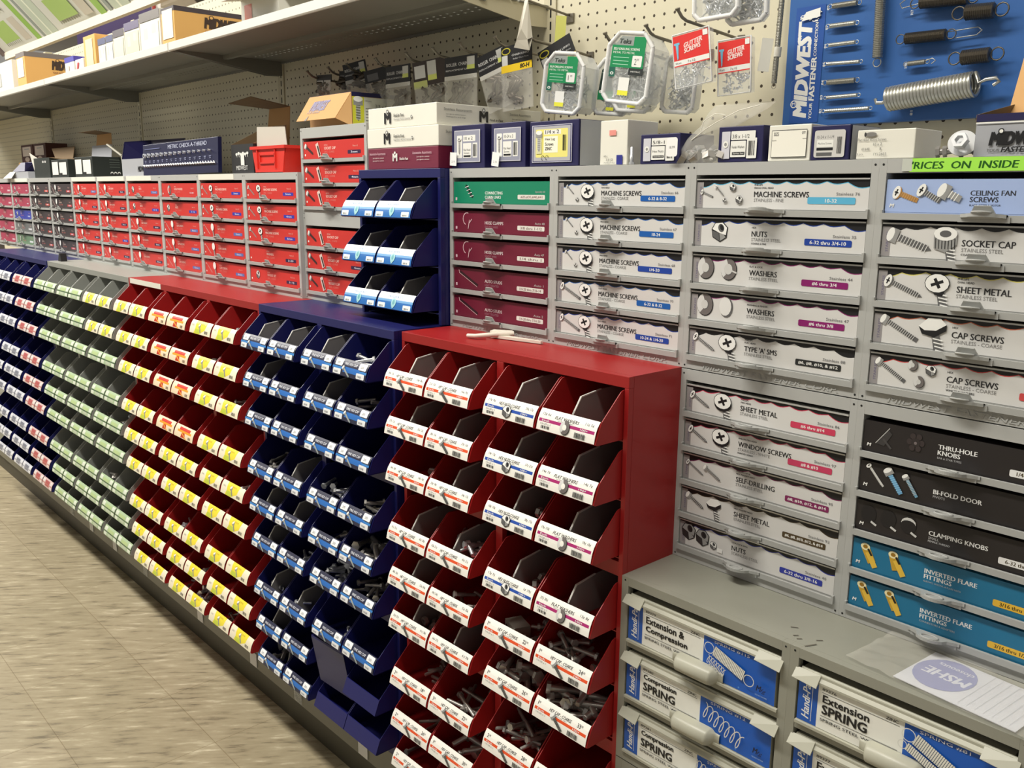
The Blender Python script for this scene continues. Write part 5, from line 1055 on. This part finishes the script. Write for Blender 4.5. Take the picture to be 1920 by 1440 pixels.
def bag(x, y, ztop, w_, h, label, style, rz=0, roll=0):
    o = empty('hanging_bag', (x, y, ztop), label, 'hanging bag', 'bagged chain parts on the pegboard'); o.rotation_euler = (0, roll, rz)
    hh = {'plain': .018, 'roller': .040, 'yel': .052, 'dark': .03, 'tags': .055}[style]
    b = MB(); b.box(-w_/2, w_/2, -.0008, .0008, -hh, 0, blackc if style != 'tags' else mat('brown_plastic', (58, 48, 42), .4)); b.build('header_card', o)
    n = 8; mzz = 7; vs = []
    rr_ = random.Random(int(abs(x)*1000))
    for sgn in (-1, 1):
        for j in range(mzz):
            for i in range(n): u = i/(n-1); v = j/(mzz-1); vs.append((-w_/2+u*w_, sgn*(.0008+.011*math.sin(PI*u)*math.sin(PI*min(1, v*1.1))+rr_.uniform(0, .0012)), -hh-(h-hh)*v))
    q = n*mzz; fs = [(k*q+j*n+i, k*q+j*n+i+1, k*q+(j+1)*n+i+1, k*q+(j+1)*n+i) for k in (0, 1) for j in range(mzz-1) for i in range(n-1)]
    b = MB(); b.add(vs, fs, film, True); b.build('clear_pouch', o)
    b = MB(); rr2 = random.Random(int(abs(x)*777)+3)
    for k in range(5):
        p = []; cx = rr2.uniform(-w_*.3, w_*.3)
        for a in range(9): p.append((cx+rr2.uniform(-.012, .012)+.010*math.cos(a), -.001+.004*math.sin(a*2), -h+.012+.055*(a/8)*min(1, h/.12)))
        b.tube(p, .0042, chainm, 6)
    b.build('chain_pieces', o)
    d = Dec(front(-.0011, -w_/2, -hh))
    if style == 'roller': d.text('ROLLER  CHAIN', w_*.06, .020, w_*.66, .0070, LG, 1); d.text('REPLACEMENT LINKS', w_*.04, .010, w_*.8, .0035, LG, 1); d.rect(w_*.70, .010, w_*.93, .036, (196, 196, 190)); d.rect(w_*.70, .010, w_*.93, .019, (204, 212, 110)); d.rect(0, -.009, w_, .0, (206, 204, 196))
    elif style == 'yel': d.ell(w_*.17, .042, w_*.15, .007, (190, 180, 60)); d.ell(w_*.17, .042, w_*.12, .005, BK); d.text('CHAIN LINKS', w_*.36, .030, w_*.55, .004, LG, 1); d.text('Roller Chain Parts', w_*.4, .023, w_*.5, .003, LG, 0); d.rect(w_*.03, .014, w_*.22, .034, LG); d.rect(0, 0, w_, .0145, (232, 196, 40)); d.text('80-H', w_*.62, .0035, w_*.30, .0080, BK, 2, ital=.15)
    elif style == 'tags': d.rect(w_*.05, .018, w_*.38, .046, LG); d.rect(w_*.45, .010, w_*.72, .052, (196, 196, 190)); d.rect(w_*.45, .010, w_*.72, .022, (204, 212, 110)); d.rect(w_*.0, -.004, w_*.42, .012, (190, 196, 120))
    elif style == 'plain': d.rect(w_*.06, -.022, w_*.46, .004, LG); d.rect(w_*.52, -.022, w_*.96, .004, LG)
    else: d.rect(w_*.1, .004, w_*.5, .02, DG)
    d.build('header_print', o); return o
bag(-.686, -.165, 1.742, .090, .060, 'small dark packet with two white labels, leftmost on the hooks', 'plain', -.1, .06)
bag(-.60, -.155, 1.745, .030, .055, 'narrow grey packet edge beside the twin label packet', 'dark', .6)
bag(-.541, -.165, 1.760, .066, .075, 'shiny wrinkled packet above the tan carton', 'roller', .5, -.2)
bag(-.437, -.165, 1.736, .078, .085, 'dark angled packet behind the yellow carton end', 'dark', .45, -.18)
bag(-.345, -.168, 1.734, .100, .125, 'first ROLLER CHAIN packet from the left', 'roller', 0, 0)
bag(-.225, -.168, 1.735, .095, .125, 'brown packet with two pale tags, between roller chain packets', 'tags', .25, -.1)
bag(-.108, -.168, 1.732, .112, .125, 'second ROLLER CHAIN packet, above the long white tray', 'roller', 0, 0)
bag(-.010, -.170, 1.730, .078, .120, 'slanted ROLLER CHAIN packet left of the yellow banded bag', 'roller', .25, -.32)
bag(.075, -.172, 1.736, .092, .128, 'yellow banded bag marked 80-H full of chain', 'yel', 0, -.06)
bag(.150, -.140, 1.733, .080, .128, 'slanted yellow banded bag beside the white blister packs', 'yel', .25, -.42)
# long wire with folded white bag
b = MB(); b.tube([(.060, .0, 1.817), (.060, -.012, 1.815), (.062, -.20, 1.835), (.062, -.26, 1.838)], .0026, wiregrey, 8); b.box(.048, .072, -.004, .0, 1.800, 1.818, wiregrey); tag(b.build('long_hook'), 'long straight wire hook holding a folded white plastic bag', 'hook')
b = MB(); b.add([(-.004, 0, .085), (.006, 0, .085), (-.022, -.004, .012), (.010, -.004, .010), (-.034, 0, 0), (.012, 0, -.01), (-.02, .006, .012), (.014, .006, .015), (0, -.012, .03)], [(0, 1, 8), (0, 8, 2), (1, 3, 8), (2, 8, 3), (2, 3, 5, 4), (0, 2, 6), (1, 7, 3), (6, 7, 1, 0), (4, 5, 7, 6)], mat('white_film', (206, 200, 184), .4)); q = b.build('folded_bag'); q.location = (.122, -.19, 1.726); tag(q, 'folded translucent white bag hanging tall above the 80-H bag', 'bag')
b = MB(); b.box(-.011, .011, -.0006, .0006, -.055, 0, mat('yellow_tag', (222, 222, 120), .5)); q = b.build('hang_tag'); q.location = (.082, -.05, 1.805); q.rotation_euler = (0, .05, .9); tag(q, 'narrow yellow and white tag hanging by the slotted upright', 'price tag')
# blister packs
grn = (30, 140, 86)
def clam(x, y, z, w_, h, dep, label, rz=0, roll=0, style='teks', fillm=None):
    o = empty('blister_pack', (x, y, z), label, 'blister pack', 'blister packs on the pegboard'); o.rotation_euler = (0, roll, rz)
    ch_ = w_*.22
    out = [(-w_/2+ch_, 0), (w_/2-ch_, 0), (w_/2, -ch_*1.1), (w_/2, -h+ch_*.6), (w_/2-ch_*.6, -h), (-w_/2+ch_*.6, -h), (-w_/2, -h+ch_*.6), (-w_/2, -ch_*1.1)]
    b = MB(); k = len(out)
    for (a, c), (e_, g) in zip(out, out[1:]+out[:1]): b.tube([(a, 0, c), (e_, 0, g)], .0042, frost, 6)
    b.build('rim', o)
    b = MB(); vs = [(a*.97, -.001, c) for a, c in out]+[(a*.90, dep, c*.97-.002) for a, c in out]
    b.add(vs, [list(range(k, 2*k))[::-1]]+[(i, (i+1) % k, k+(i+1) % k, k+i) for i in range(k)], haze_p); b.add([(a*.97, -.0012, c) for a, c in out], [list(range(k))], clearp); b.build('clear_shell', o)
    b = MB(); rr3 = random.Random(int(x*997))
    for i in range(80):
        L = .020 if style != 'long' else .045; c = Vector((rr3.uniform(-w_*.30, w_*.30), rr3.uniform(dep*.15, dep*.8), -h+.008+rr3.uniform(0, h*.52)))
        dv = Vector((rr3.uniform(-1, 1), rr3.uniform(-.5, .5), rr3.uniform(-1, 1))).normalized()*L/2
        lim = w_*.40
        if abs(c.x)+abs(dv.x) > lim: dv.x *= .3
        if c.z-abs(dv.z) < -h+.004: c.z = -h+.004+abs(dv.z)
        b.tube([c-dv, c+dv*.8, c+dv*.8, c+dv], [.0013, .0013, .0032, .0032], steel, 6)
    q = b.build('screw_fill', o); q['kind'] = 'stuff'
    d = Dec(front(-.0030, -w_/2, -h))
    if style in ('teks', 'long'):
        d.poly([(w_*.16, h*.82), (w_*.30, h*.95), (w_*.80, h*.95), (w_*.84, h*.90), (w_*.84, h*.82)], (150, 156, 152)); d.rect(w_*.58, h*.80, w_*.86, h*.95, grn)
        d.text('Teks', w_*.26, h*.845, w_*.26, h*.065, (60, 70, 66), 2, ital=.2)
        d.rect(w_*.10, h*.50, w_*.86, h*.82, grn); d.text('SELF-DRILLING SCREWS', w_*.14, h*.75, w_*.60, h*.035, WHC, 1); d.text('METAL TO METAL', w_*.14, h*.70, w_*.5, h*.03, WHC, 0)
        for i in range(3): d.rect(w_*.16, h*(.64-.05*i), w_*.52, h*(.65-.05*i), (170, 220, 190))
        d.rrect(w_*.60, h*.52, w_*.82, h*.68, WHC); d.text('2"' if style == 'long' else '1"', w_*.65, h*.55, w_*.10, h*.09, DG, 0)
        d.rect(w_*.10, h*.36, w_*.24, h*.50, (40, 100, 84)); d.ell(w_*.17, h*.41, w_*.04, h*.022, WHC); d.ell(w_*.17, h*.41, w_*.02, h*.011, (40, 100, 84)); d.rect(w_*.55, h*.40, w_*.88, h*.50, (50, 54, 54)); d.text('METRIC', w_*.6, h*.44, w_*.22, h*.02, WHC, 0)
        d.rect(w_*.36, h*.14, w_*.60, h*.36, WHC); d.rect(w_*.36, h*.10, w_*.60, h*.17, (232, 230, 70))
    elif style == 'back':
        d.poly([(w_*.12, h*.3), (w_*.18, h*.80), (w_*.35, h*.88), (w_*.5, h*.85), (w_*.5, h*.3)], (44, 60, 54)); d.rect(w_*.12, h*.25, w_*.6, h*.42, grn); d.text('TEKS', w_*.2, h*.7, w_*.25, h*.05, WHC, 0); d.ell(w_*.2, h*.4, w_*.05, h*.03, WHC); d.rect(w_*.4, h*.06, w_*.62, h*.12, (232, 230, 70))
    d.build('insert_card', o); return o
hook(.335, 1.697, .19, 'steel peg hook behind the leftmost green blister pack'); hook(.430, 1.699, .19, 'steel peg hook holding the largest green blister pack'); hook(.497, 1.7165, .19, 'steel peg hook holding the red gutter screw packs')
clam(.2355, -.190, 1.700, .092, .108, .058, 'white-rimmed green blister pack of one inch screws, leftmost', .12, .12)
clam(.300, -.122, 1.690, .082, .100, .03, 'frosted blister pack half hidden behind the leftmost one', .1, .1, 'back')
clam(.356, -.125, 1.690, .082, .098, .03, 'frosted blister pack with dark card, behind the large two inch pack', .1, .1, 'back')
clam(.412, -.205, 1.714, .092, .116, .062, 'largest green blister pack marked two inch, in the middle', .12, .14, 'long')
clam(.462, -.125, 1.684, .064, .100, .03, 'blister pack behind the red packs, only screws visible', .1, .1, 'none')
def gut(x, y, z, w_, h, label, rz, roll):
    o = empty('blister_pack', (x, y, z), label, 'blister pack', 'red gutter screw packs'); o.rotation_euler = (0, roll, rz)
    b = MB(); b.box(-w_/2, w_/2, 0, .016, -h, 0, clearp); b.build('clear_shell', o, .002)
    b = MB(); P4 = [(-w_/2, 0), (w_/2, 0), (w_/2, -h), (-w_/2, -h), (-w_/2, 0)]
    b.tube([(a, 0, c) for a, c in P4], .0014, frost, 6); b.build('rim', o)
    d = Dec(front(-.0012, -w_/2, -h)); d.rect(w_*.02, h*.40, w_*.98, h*.97, (222, 56, 52)); d.rect(w_*.02, h*.42, w_*.98, h*.51, WHC); d.text('GUTTER', w_*.32, h*.72, w_*.50, h*.085, (250, 220, 214), 2, ital=.3, rot=.15); d.text('SCREWS', w_*.32, h*.62, w_*.46, h*.085, (250, 220, 214), 2, ital=.3, rot=.15)
    d.rect(w_*.05, h*.80, w_*.20, h*.84, (120, 190, 220)); d.poly([(w_*.09, h*.80), (w_*.17, h*.80), (w_*.15, h*.55), (w_*.12, h*.52)], (120, 190, 220)); d.rect(w_*.84, h*.86, w_*.97, h*.96, WHC); d.text('7 x 1/2', w_*.40, h*.44, w_*.2, h*.04, BK, 0); d.text('50 pcs', w_*.06, h*.44, w_*.16, h*.04, BK, 0); d.build('insert_card', o)
    b = MB(); rr3 = random.Random(int(x*991))
    for i in range(34):
        c = Vector((rr3.uniform(-w_*.36, w_*.36), rr3.uniform(.003, .012), -h+.006+rr3.uniform(0, h*.32))); dv = Vector((rr3.uniform(-1, 1), 0, rr3.uniform(-1, 1))).normalized()*.004
        b.tube([c-dv, c+dv*.7, c+dv*.7, c+dv], [.001, .001, .003, .003], steel, 6)
    q = b.build('screw_fill', o); q['kind'] = 'stuff'
gut(.520, -.185, 1.707, .070, .088, 'red GUTTER SCREWS pack, front one of the two', .1, -.13)
gut(.584, -.150, 1.692, .060, .088, 'red GUTTER SCREWS pack, rear right one', .1, -.06)
b = MB(); b.box(-.009, .009, -.0006, .0006, -.052, 0, white); q = b.build('bar_code_tag'); q.location = (.632, -.125, 1.690); q.rotation_euler = (0, .1, .7); tag(q, 'white bar code tag right of the rear red screw pack', 'price tag')
clam(.556, -.170, 1.795, .080, .070, .02, 'clear blister pack of nails at the top edge, above the red packs', .1, -.03, 'none')
clam(.592, -.135, 1.792, .070, .074, .02, 'second clear pack of nails right behind the top edge pack', .1, -.03, 'none')
# long tension spring hanging left of the board
def spring_rib(path0, path1, r, n, m, wire=.0006, loop=True, name='sample_spring', label='', cat='spring', group=None):
    a = Vector(path0); b_ = Vector(path1); pts = []; rad = []
    for i in range(n*2+1): pts.append(a.lerp(b_, i/(n*2))); rad.append(r if i % 2 else r*.86)
    mb = MB(); mb.tube(pts, rad, m, 12, True, False)
    ax = (b_-a).normalized(); nv = ax.cross(Vector((0, 1, 0))).normalized()
    if loop:
        for c0, s_ in ((a-ax*r*.9, -1), (b_+ax*r*.9, 1)):
            mb.tube([c0+nv*r*.8*math.cos(t_*PI/6)+ax*r*.8*math.sin(t_*PI/6) for t_ in range(13)], max(wire, r*.10), m, 6)
    o = mb.build(name); tag(o, label, cat, group); return o
brt = mat('spring_bright', (206, 206, 198), .3, .85); drk = mat('spring_dark', (112, 106, 96), .35, .8); mid = mat('spring_mid', (170, 168, 158), .35, .8)
spring_rib((.5835, -.022, 1.632), (.5905, -.022, 1.83), .0052, 80, mid, label='very long thin tension spring hanging left of the blue board')
b = MB(); b.tube([(.5863, -.022, 1.676), (.5872, -.022, 1.692)], .0062, white, 12); tag(b.build('paper_sleeve'), 'white paper sleeve around the long hanging spring', 'label')
# spring display board
o = empty('display_board', (.605, -.022, 1.556), 'blue wall display board of sample springs lettered MIDWEST', 'display board')
b = MB(); b.box(0, .56, 0, .018, 0, .34, mat('board_blue', (50, 98, 164), .4)); b.build('board', o, .001)
d = Dec(front(-.0008, 0, 0)); d.rect(.014, .006, .068, .195, (40, 84, 160))
d.text('MIDWEST', .045, .016, .155, .024, WHC, 2.6, PI/2, ital=.2); d.text('YOUR', .056, .012, .026, .0055, WHC, 1, PI/2, ital=.1); d.text('FASTENER', .058, .042, .070, .0095, WHC, 2, PI/2, ital=.1); d.text('CONNECTION', .057, .114, .054, .0055, WHC, 1, PI/2, ital=.1)
d.ell(.021, .038, .0065, .0065, WHC); d.ell(.021, .038, .0048, .0048, (40, 84, 160)); d.text('M', .018, .036, .006, .005, WHC, 1)
rs = random.Random(5)
for i in range(60): x = rs.uniform(.024, .060); z = .176+rs.uniform(-.008, .010)*(1-(.06-x)*8) if x > .04 else .178+rs.uniform(-.003, .004); d.ell(x, z, rs.uniform(.0008, .003), rs.uniform(.0006, .0015), WHC, 6)
d.poly([(.026, .172), (.060, .176), (.060, .190), (.034, .186)], WHC)
for t_, x, z in (('89', .066, .184), ('87', .066, .153), ('86', .066, .124), ('85', .066, .095), ('84', .066, .066), ('83', .066, .042), ('82', .066, .020), ('81', .222, .008), ('109', .204, .118), ('108', .206, .080), ('107', .208, .158)): d.text(t_, x+.010, z, .007, .0042, WHC, 1, PI/2)
d.build('board_print', o)
sg = 'sample springs on the blue board'
for x0, z0, x1_, z1_, r, m_, nm in ((.689, 1.7440, .7306, 1.7437, .0048, mid, 'first (top)'), (.687, 1.7133, .7300, 1.7131, .0042, brt, 'second'), (.688, 1.6833, .7330, 1.6835, .0036, brt, 'third'), (.687, 1.6541, .7430, 1.6526, .0034, brt, 'fourth'), (.690, 1.6242, .7380, 1.6242, .0048, mid, 'fifth'), (.691, 1.6001, .7440, 1.6007, .0034, brt, 'sixth'), (.690, 1.5786, .7660, 1.5787, .0035, brt, 'seventh (bottom)')):
    spring_rib((x0, -.030, z0), (x1_, -.030, z1_), r, 22, m_, label='small silver sample spring, %s in the left column of the blue board' % nm, group=sg)
spring_rib((.7760, -.036, 1.6545), (.7690, -.036, 1.85), .0082, 70, mid, label='long upright grey sample spring in the middle of the blue board', group=sg)
spring_rib((.8245, -.032, 1.6411), (.8510, -.032, 1.6419), .0040, 14, mid, label='tiny sample spring with a long open hook, beside number 108', group=sg)
spring_rib((.8189, -.036, 1.6782), (.8800, -.036, 1.6774), .0088, 30, drk, label='dark sample spring with long wire loop, beside number 109', group=sg)
spring_rib((.8366, -.036, 1.7277), (.9064, -.036, 1.7245), .0090, 30, drk, label='dark sample spring cut by the top edge', group=sg)
spring_rib((.9085, -.040, 1.6411), (.9480, -.040, 1.6417), .0112, 13, drk, label='stubby dark sample spring just above the brown flap', group=sg)
spring_rib((.9075, -.040, 1.7040), (.9470, -.040, 1.7024), .0116, 13, drk, label='stubby dark sample spring near the upper right of the blue board', group=sg)
for nm, p in (('dark spring beside number 109', [(.880, -.034, 1.681), (.925, -.034, 1.683), (.931, -.034, 1.678), (.924, -.034, 1.672), (.893, -.034, 1.671)]), ('tiny spring beside number 108', [(.851, -.032, 1.643), (.862, -.032, 1.646), (.867, -.032, 1.642), (.861, -.032, 1.638)]), ('dark spring at the top edge', [(.8366, -.034, 1.728), (.808, -.034, 1.724), (.804, -.034, 1.731), (.812, -.034, 1.736)])):
    b = MB(); b.tube(p, .0008, mid, 6); tag(b.build('wire_hook'), 'long open wire hook of the '+nm, 'wire')
# the large spring, a true coil
b = MB(); a0 = Vector((.806, -.046, 1.5890)); a1 = Vector((.935, -.046, 1.6015)); ax = (a1-a0).normalized(); n1 = ax.cross(Vector((0, 1, 0))).normalized(); n2 = ax.cross(n1); T_ = 25
pts = [a0.lerp(a1, k/(T_*14))+(n1*math.cos(2*PI*k/14)+n2*math.sin(2*PI*k/14))*.0168 for k in range(T_*14+1)]
pts = [a0-ax*.022+n1*.004, a0-ax*.020-n1*.003, a0-ax*.010-n1*.004, a0-ax*.004]+pts+[a1+ax*.003, a1+ax*.014+n1*.004, a1+ax*.028+n1*.004, a1+ax*.032-n1*.002, a1+ax*.024-n1*.006]
b.tube(pts, .0028, brt, 8); tag(b.build('sample_spring'), 'largest bright silver sample spring at the bottom of the blue board', 'spring', sg)
# ------------------------------------------------------------------ things lying on the cabinets
o = empty('label_tool', (.235, -.33, 1.1652), 'white plastic tag holder with ribbed end lying on the near red cabinet', 'tool')
b = MB(); b.tube([(-.058, -.055, .005), (-.040, -.052, .006), (-.020, -.022, .008), (.0, .012, .009)], [.004, .0042, .005, .0052], mat('white_plastic', (230, 222, 208), .4), 10); b.build('ribbed_end', o)
b = MB(); b.box(-.022, .020, -.010, .010, .001, .013, mat('white_plastic', (230, 222, 208), .4)); q = b.build('body', o, .002); q.location = (-.026, .005, 0); q.rotation_euler[2] = .5
b = MB(); b.prism([(-.042, -.010), (.085, .014), (.085, .020), (-.020, .012)], .001, .006, mat('white_plastic', (230, 222, 208), .4), 'z'); q = b.build('blade', o); q.location = (0, -.012, 0)
o = empty('paper_bag', (1.10, -.35, .8415), 'clear plastic bag holding a white flyer with a lavender oval, on the right spring cabinet', 'bag')
b = MB(); b.box(-.035, .115, -.067, .036, .001, .0018, mat('flyer_paper', (224, 226, 234), .45)); q = b.build('flyer', o); q.rotation_euler[2] = -.10
d = Dec(topf(.0021, 0, 0)); d.ell(.003, -.012, .036, .044, (150, 154, 200), 24); d.text('MSHE', .034, -.004, .056, .020, (226, 228, 240), 1.2, PI, ital=.1); d.text('closeouts', .028, .016, .044, .009, (220, 222, 236), 1, PI)
for i in range(7): d.line((.045+i*.010, -.060), (.045+i*.010, .034), .0004, (190, 192, 200))
q = d.build('flyer_print', o); q.rotation_euler[2] = -.10
b = MB(); vs = []; nx, ny = 16, 9; rg = random.Random(9)
for j in range(ny):
    for i in range(nx): vs.append((-.098+.235*i/(nx-1), -.075+.118*j/(ny-1)-.0, .0034+rg.uniform(0, .0035)*(1 if i < 5 else .5)))
b.add(vs, [(j*nx+i, j*nx+i+1, (j+1)*nx+i+1, (j+1)*nx+i) for j in range(ny-1) for i in range(nx-1)], film, False); q = b.build('bag_film', o); q.rotation_euler[2] = -.10
d = Dec(topf(.8414, 0, 0))
for a, c in (((.8995, -.389), (.9080, -.3835)), ((.9150, -.409), (.9200, -.4035)), ((.9235, -.414), (.9285, -.4085)), ((.9440, -.398), (.9500, -.3915)), ((.9420, -.425), (.9500, -.408))): d.line(a, c, .0018, (96, 90, 78))
tag(d.build('scuff_marks'), 'dark scuff marks on top where the two spring cabinets meet', 'scuff marks')
# ------------------------------------------------------------------ hanging header sign and far background
hd = empty('header_sign', (-4.95, .15, 2.258), 'long green and white header sign tilted over the pegboard, upper left', 'sign'); hd.rotation_euler[0] = 0
LX = 4.0; LZ = .9; ca = math.sin(math.radians(43)); sa = math.cos(math.radians(43))
def hmap(u, v): return ((u, -.003-v*ca, .0+v*sa), (0, -sa, -ca))
b = MB(); b.plate([(0, 0, 0), (LX, 0, 0), (LX, -LZ*ca, LZ*sa), (0, -LZ*ca, LZ*sa)], -.02, mat('sign_panel', (222, 218, 200), .4)); b.build('panel', hd)
b = MB(); b.box(-.01, LX, -.012, .014, -.035, .006, mat('sign_frame', (226, 214, 196), .5)); b.plate([(-.012, .0, 0), (-.012, -LZ*ca, LZ*sa), (-.05, -LZ*ca, LZ*sa), (-.05, .0, 0)], .02, mat('sign_edge', (110, 96, 92), .5)); b.build('frame', hd)
d = Dec(hmap, .0002); gr = (170, 198, 112); rs = random.Random(2)
d.rect(0, 0, LX, LZ, (216, 216, 206))
for i in range(4):
    x = .10+i*1.05; c = gr if i < 2 else (214, 160, 60)
    d.rect(x+.06, .05, x+.36, .17, c); d.rect(x+.02, .24, x+.50, .62, c); d.rect(x+.42, .03, x+.54, .17, (204, 196, 180))
    d.rect(x+.60, 0, x+.68, LZ, (150, 190, 90) if i < 2 else (220, 170, 70)); d.rect(x+.72, 0, x+.76, LZ, (150, 158, 150)); d.rect(x+.78, 0, x+.98, LZ, (196, 206, 188)); d.rect(x+.86, 0, x+.88, LZ, (236, 240, 220))
    for k in range(9): d.line((x+.04+k*.055, .215), (x+.05+k*.055, .24), .012, (70, 80, 50)); d.line((x+.07+k*.036, .032), (x+.075+k*.036, .05), .008, (110, 110, 80))
d.build('sign_print', hd)
for nm, x0, x1_, y0, z0, z1_, c, lb, ct in (('wall_banner', -6.3, -4.75, 1.0, 2.15, 3.2, (96, 80, 140), 'purple banner hanging behind the upper shelf boxes', 'banner'), ('wall_banner', -6.9, -5.3, .95, 2.15, 2.50, (206, 110, 110), 'pink and red banner low behind the upper shelf boxes', 'banner'), ('wall_banner', -4.72, -4.62, .98, 2.15, 2.7, (236, 232, 226), 'narrow white and red vertical strip sign above the shelf boxes', 'banner')):
    b = MB(); b.box(x0, x1_, y0, y0+.02, z0, z1_, mat('banner_%d' % c[0], c, .6)); tag(b.build(nm), lb, ct)
b = MB(); b.box(-4.69, -4.65, .972, .979, 2.2, 2.69, mat('banner_red', (206, 70, 70), .6)); tag(b.build('red_stripe'), 'red stripe on the narrow white vertical sign', 'sign')
b = MB(); b.box(-18, 4, 2.6, 2.7, 0, 2.6, mat('far_shelving', (150, 138, 128), .8)); tag(b.build('far_display'), 'pale shelving wall of the next aisle beyond the pegboard', 'shelving')
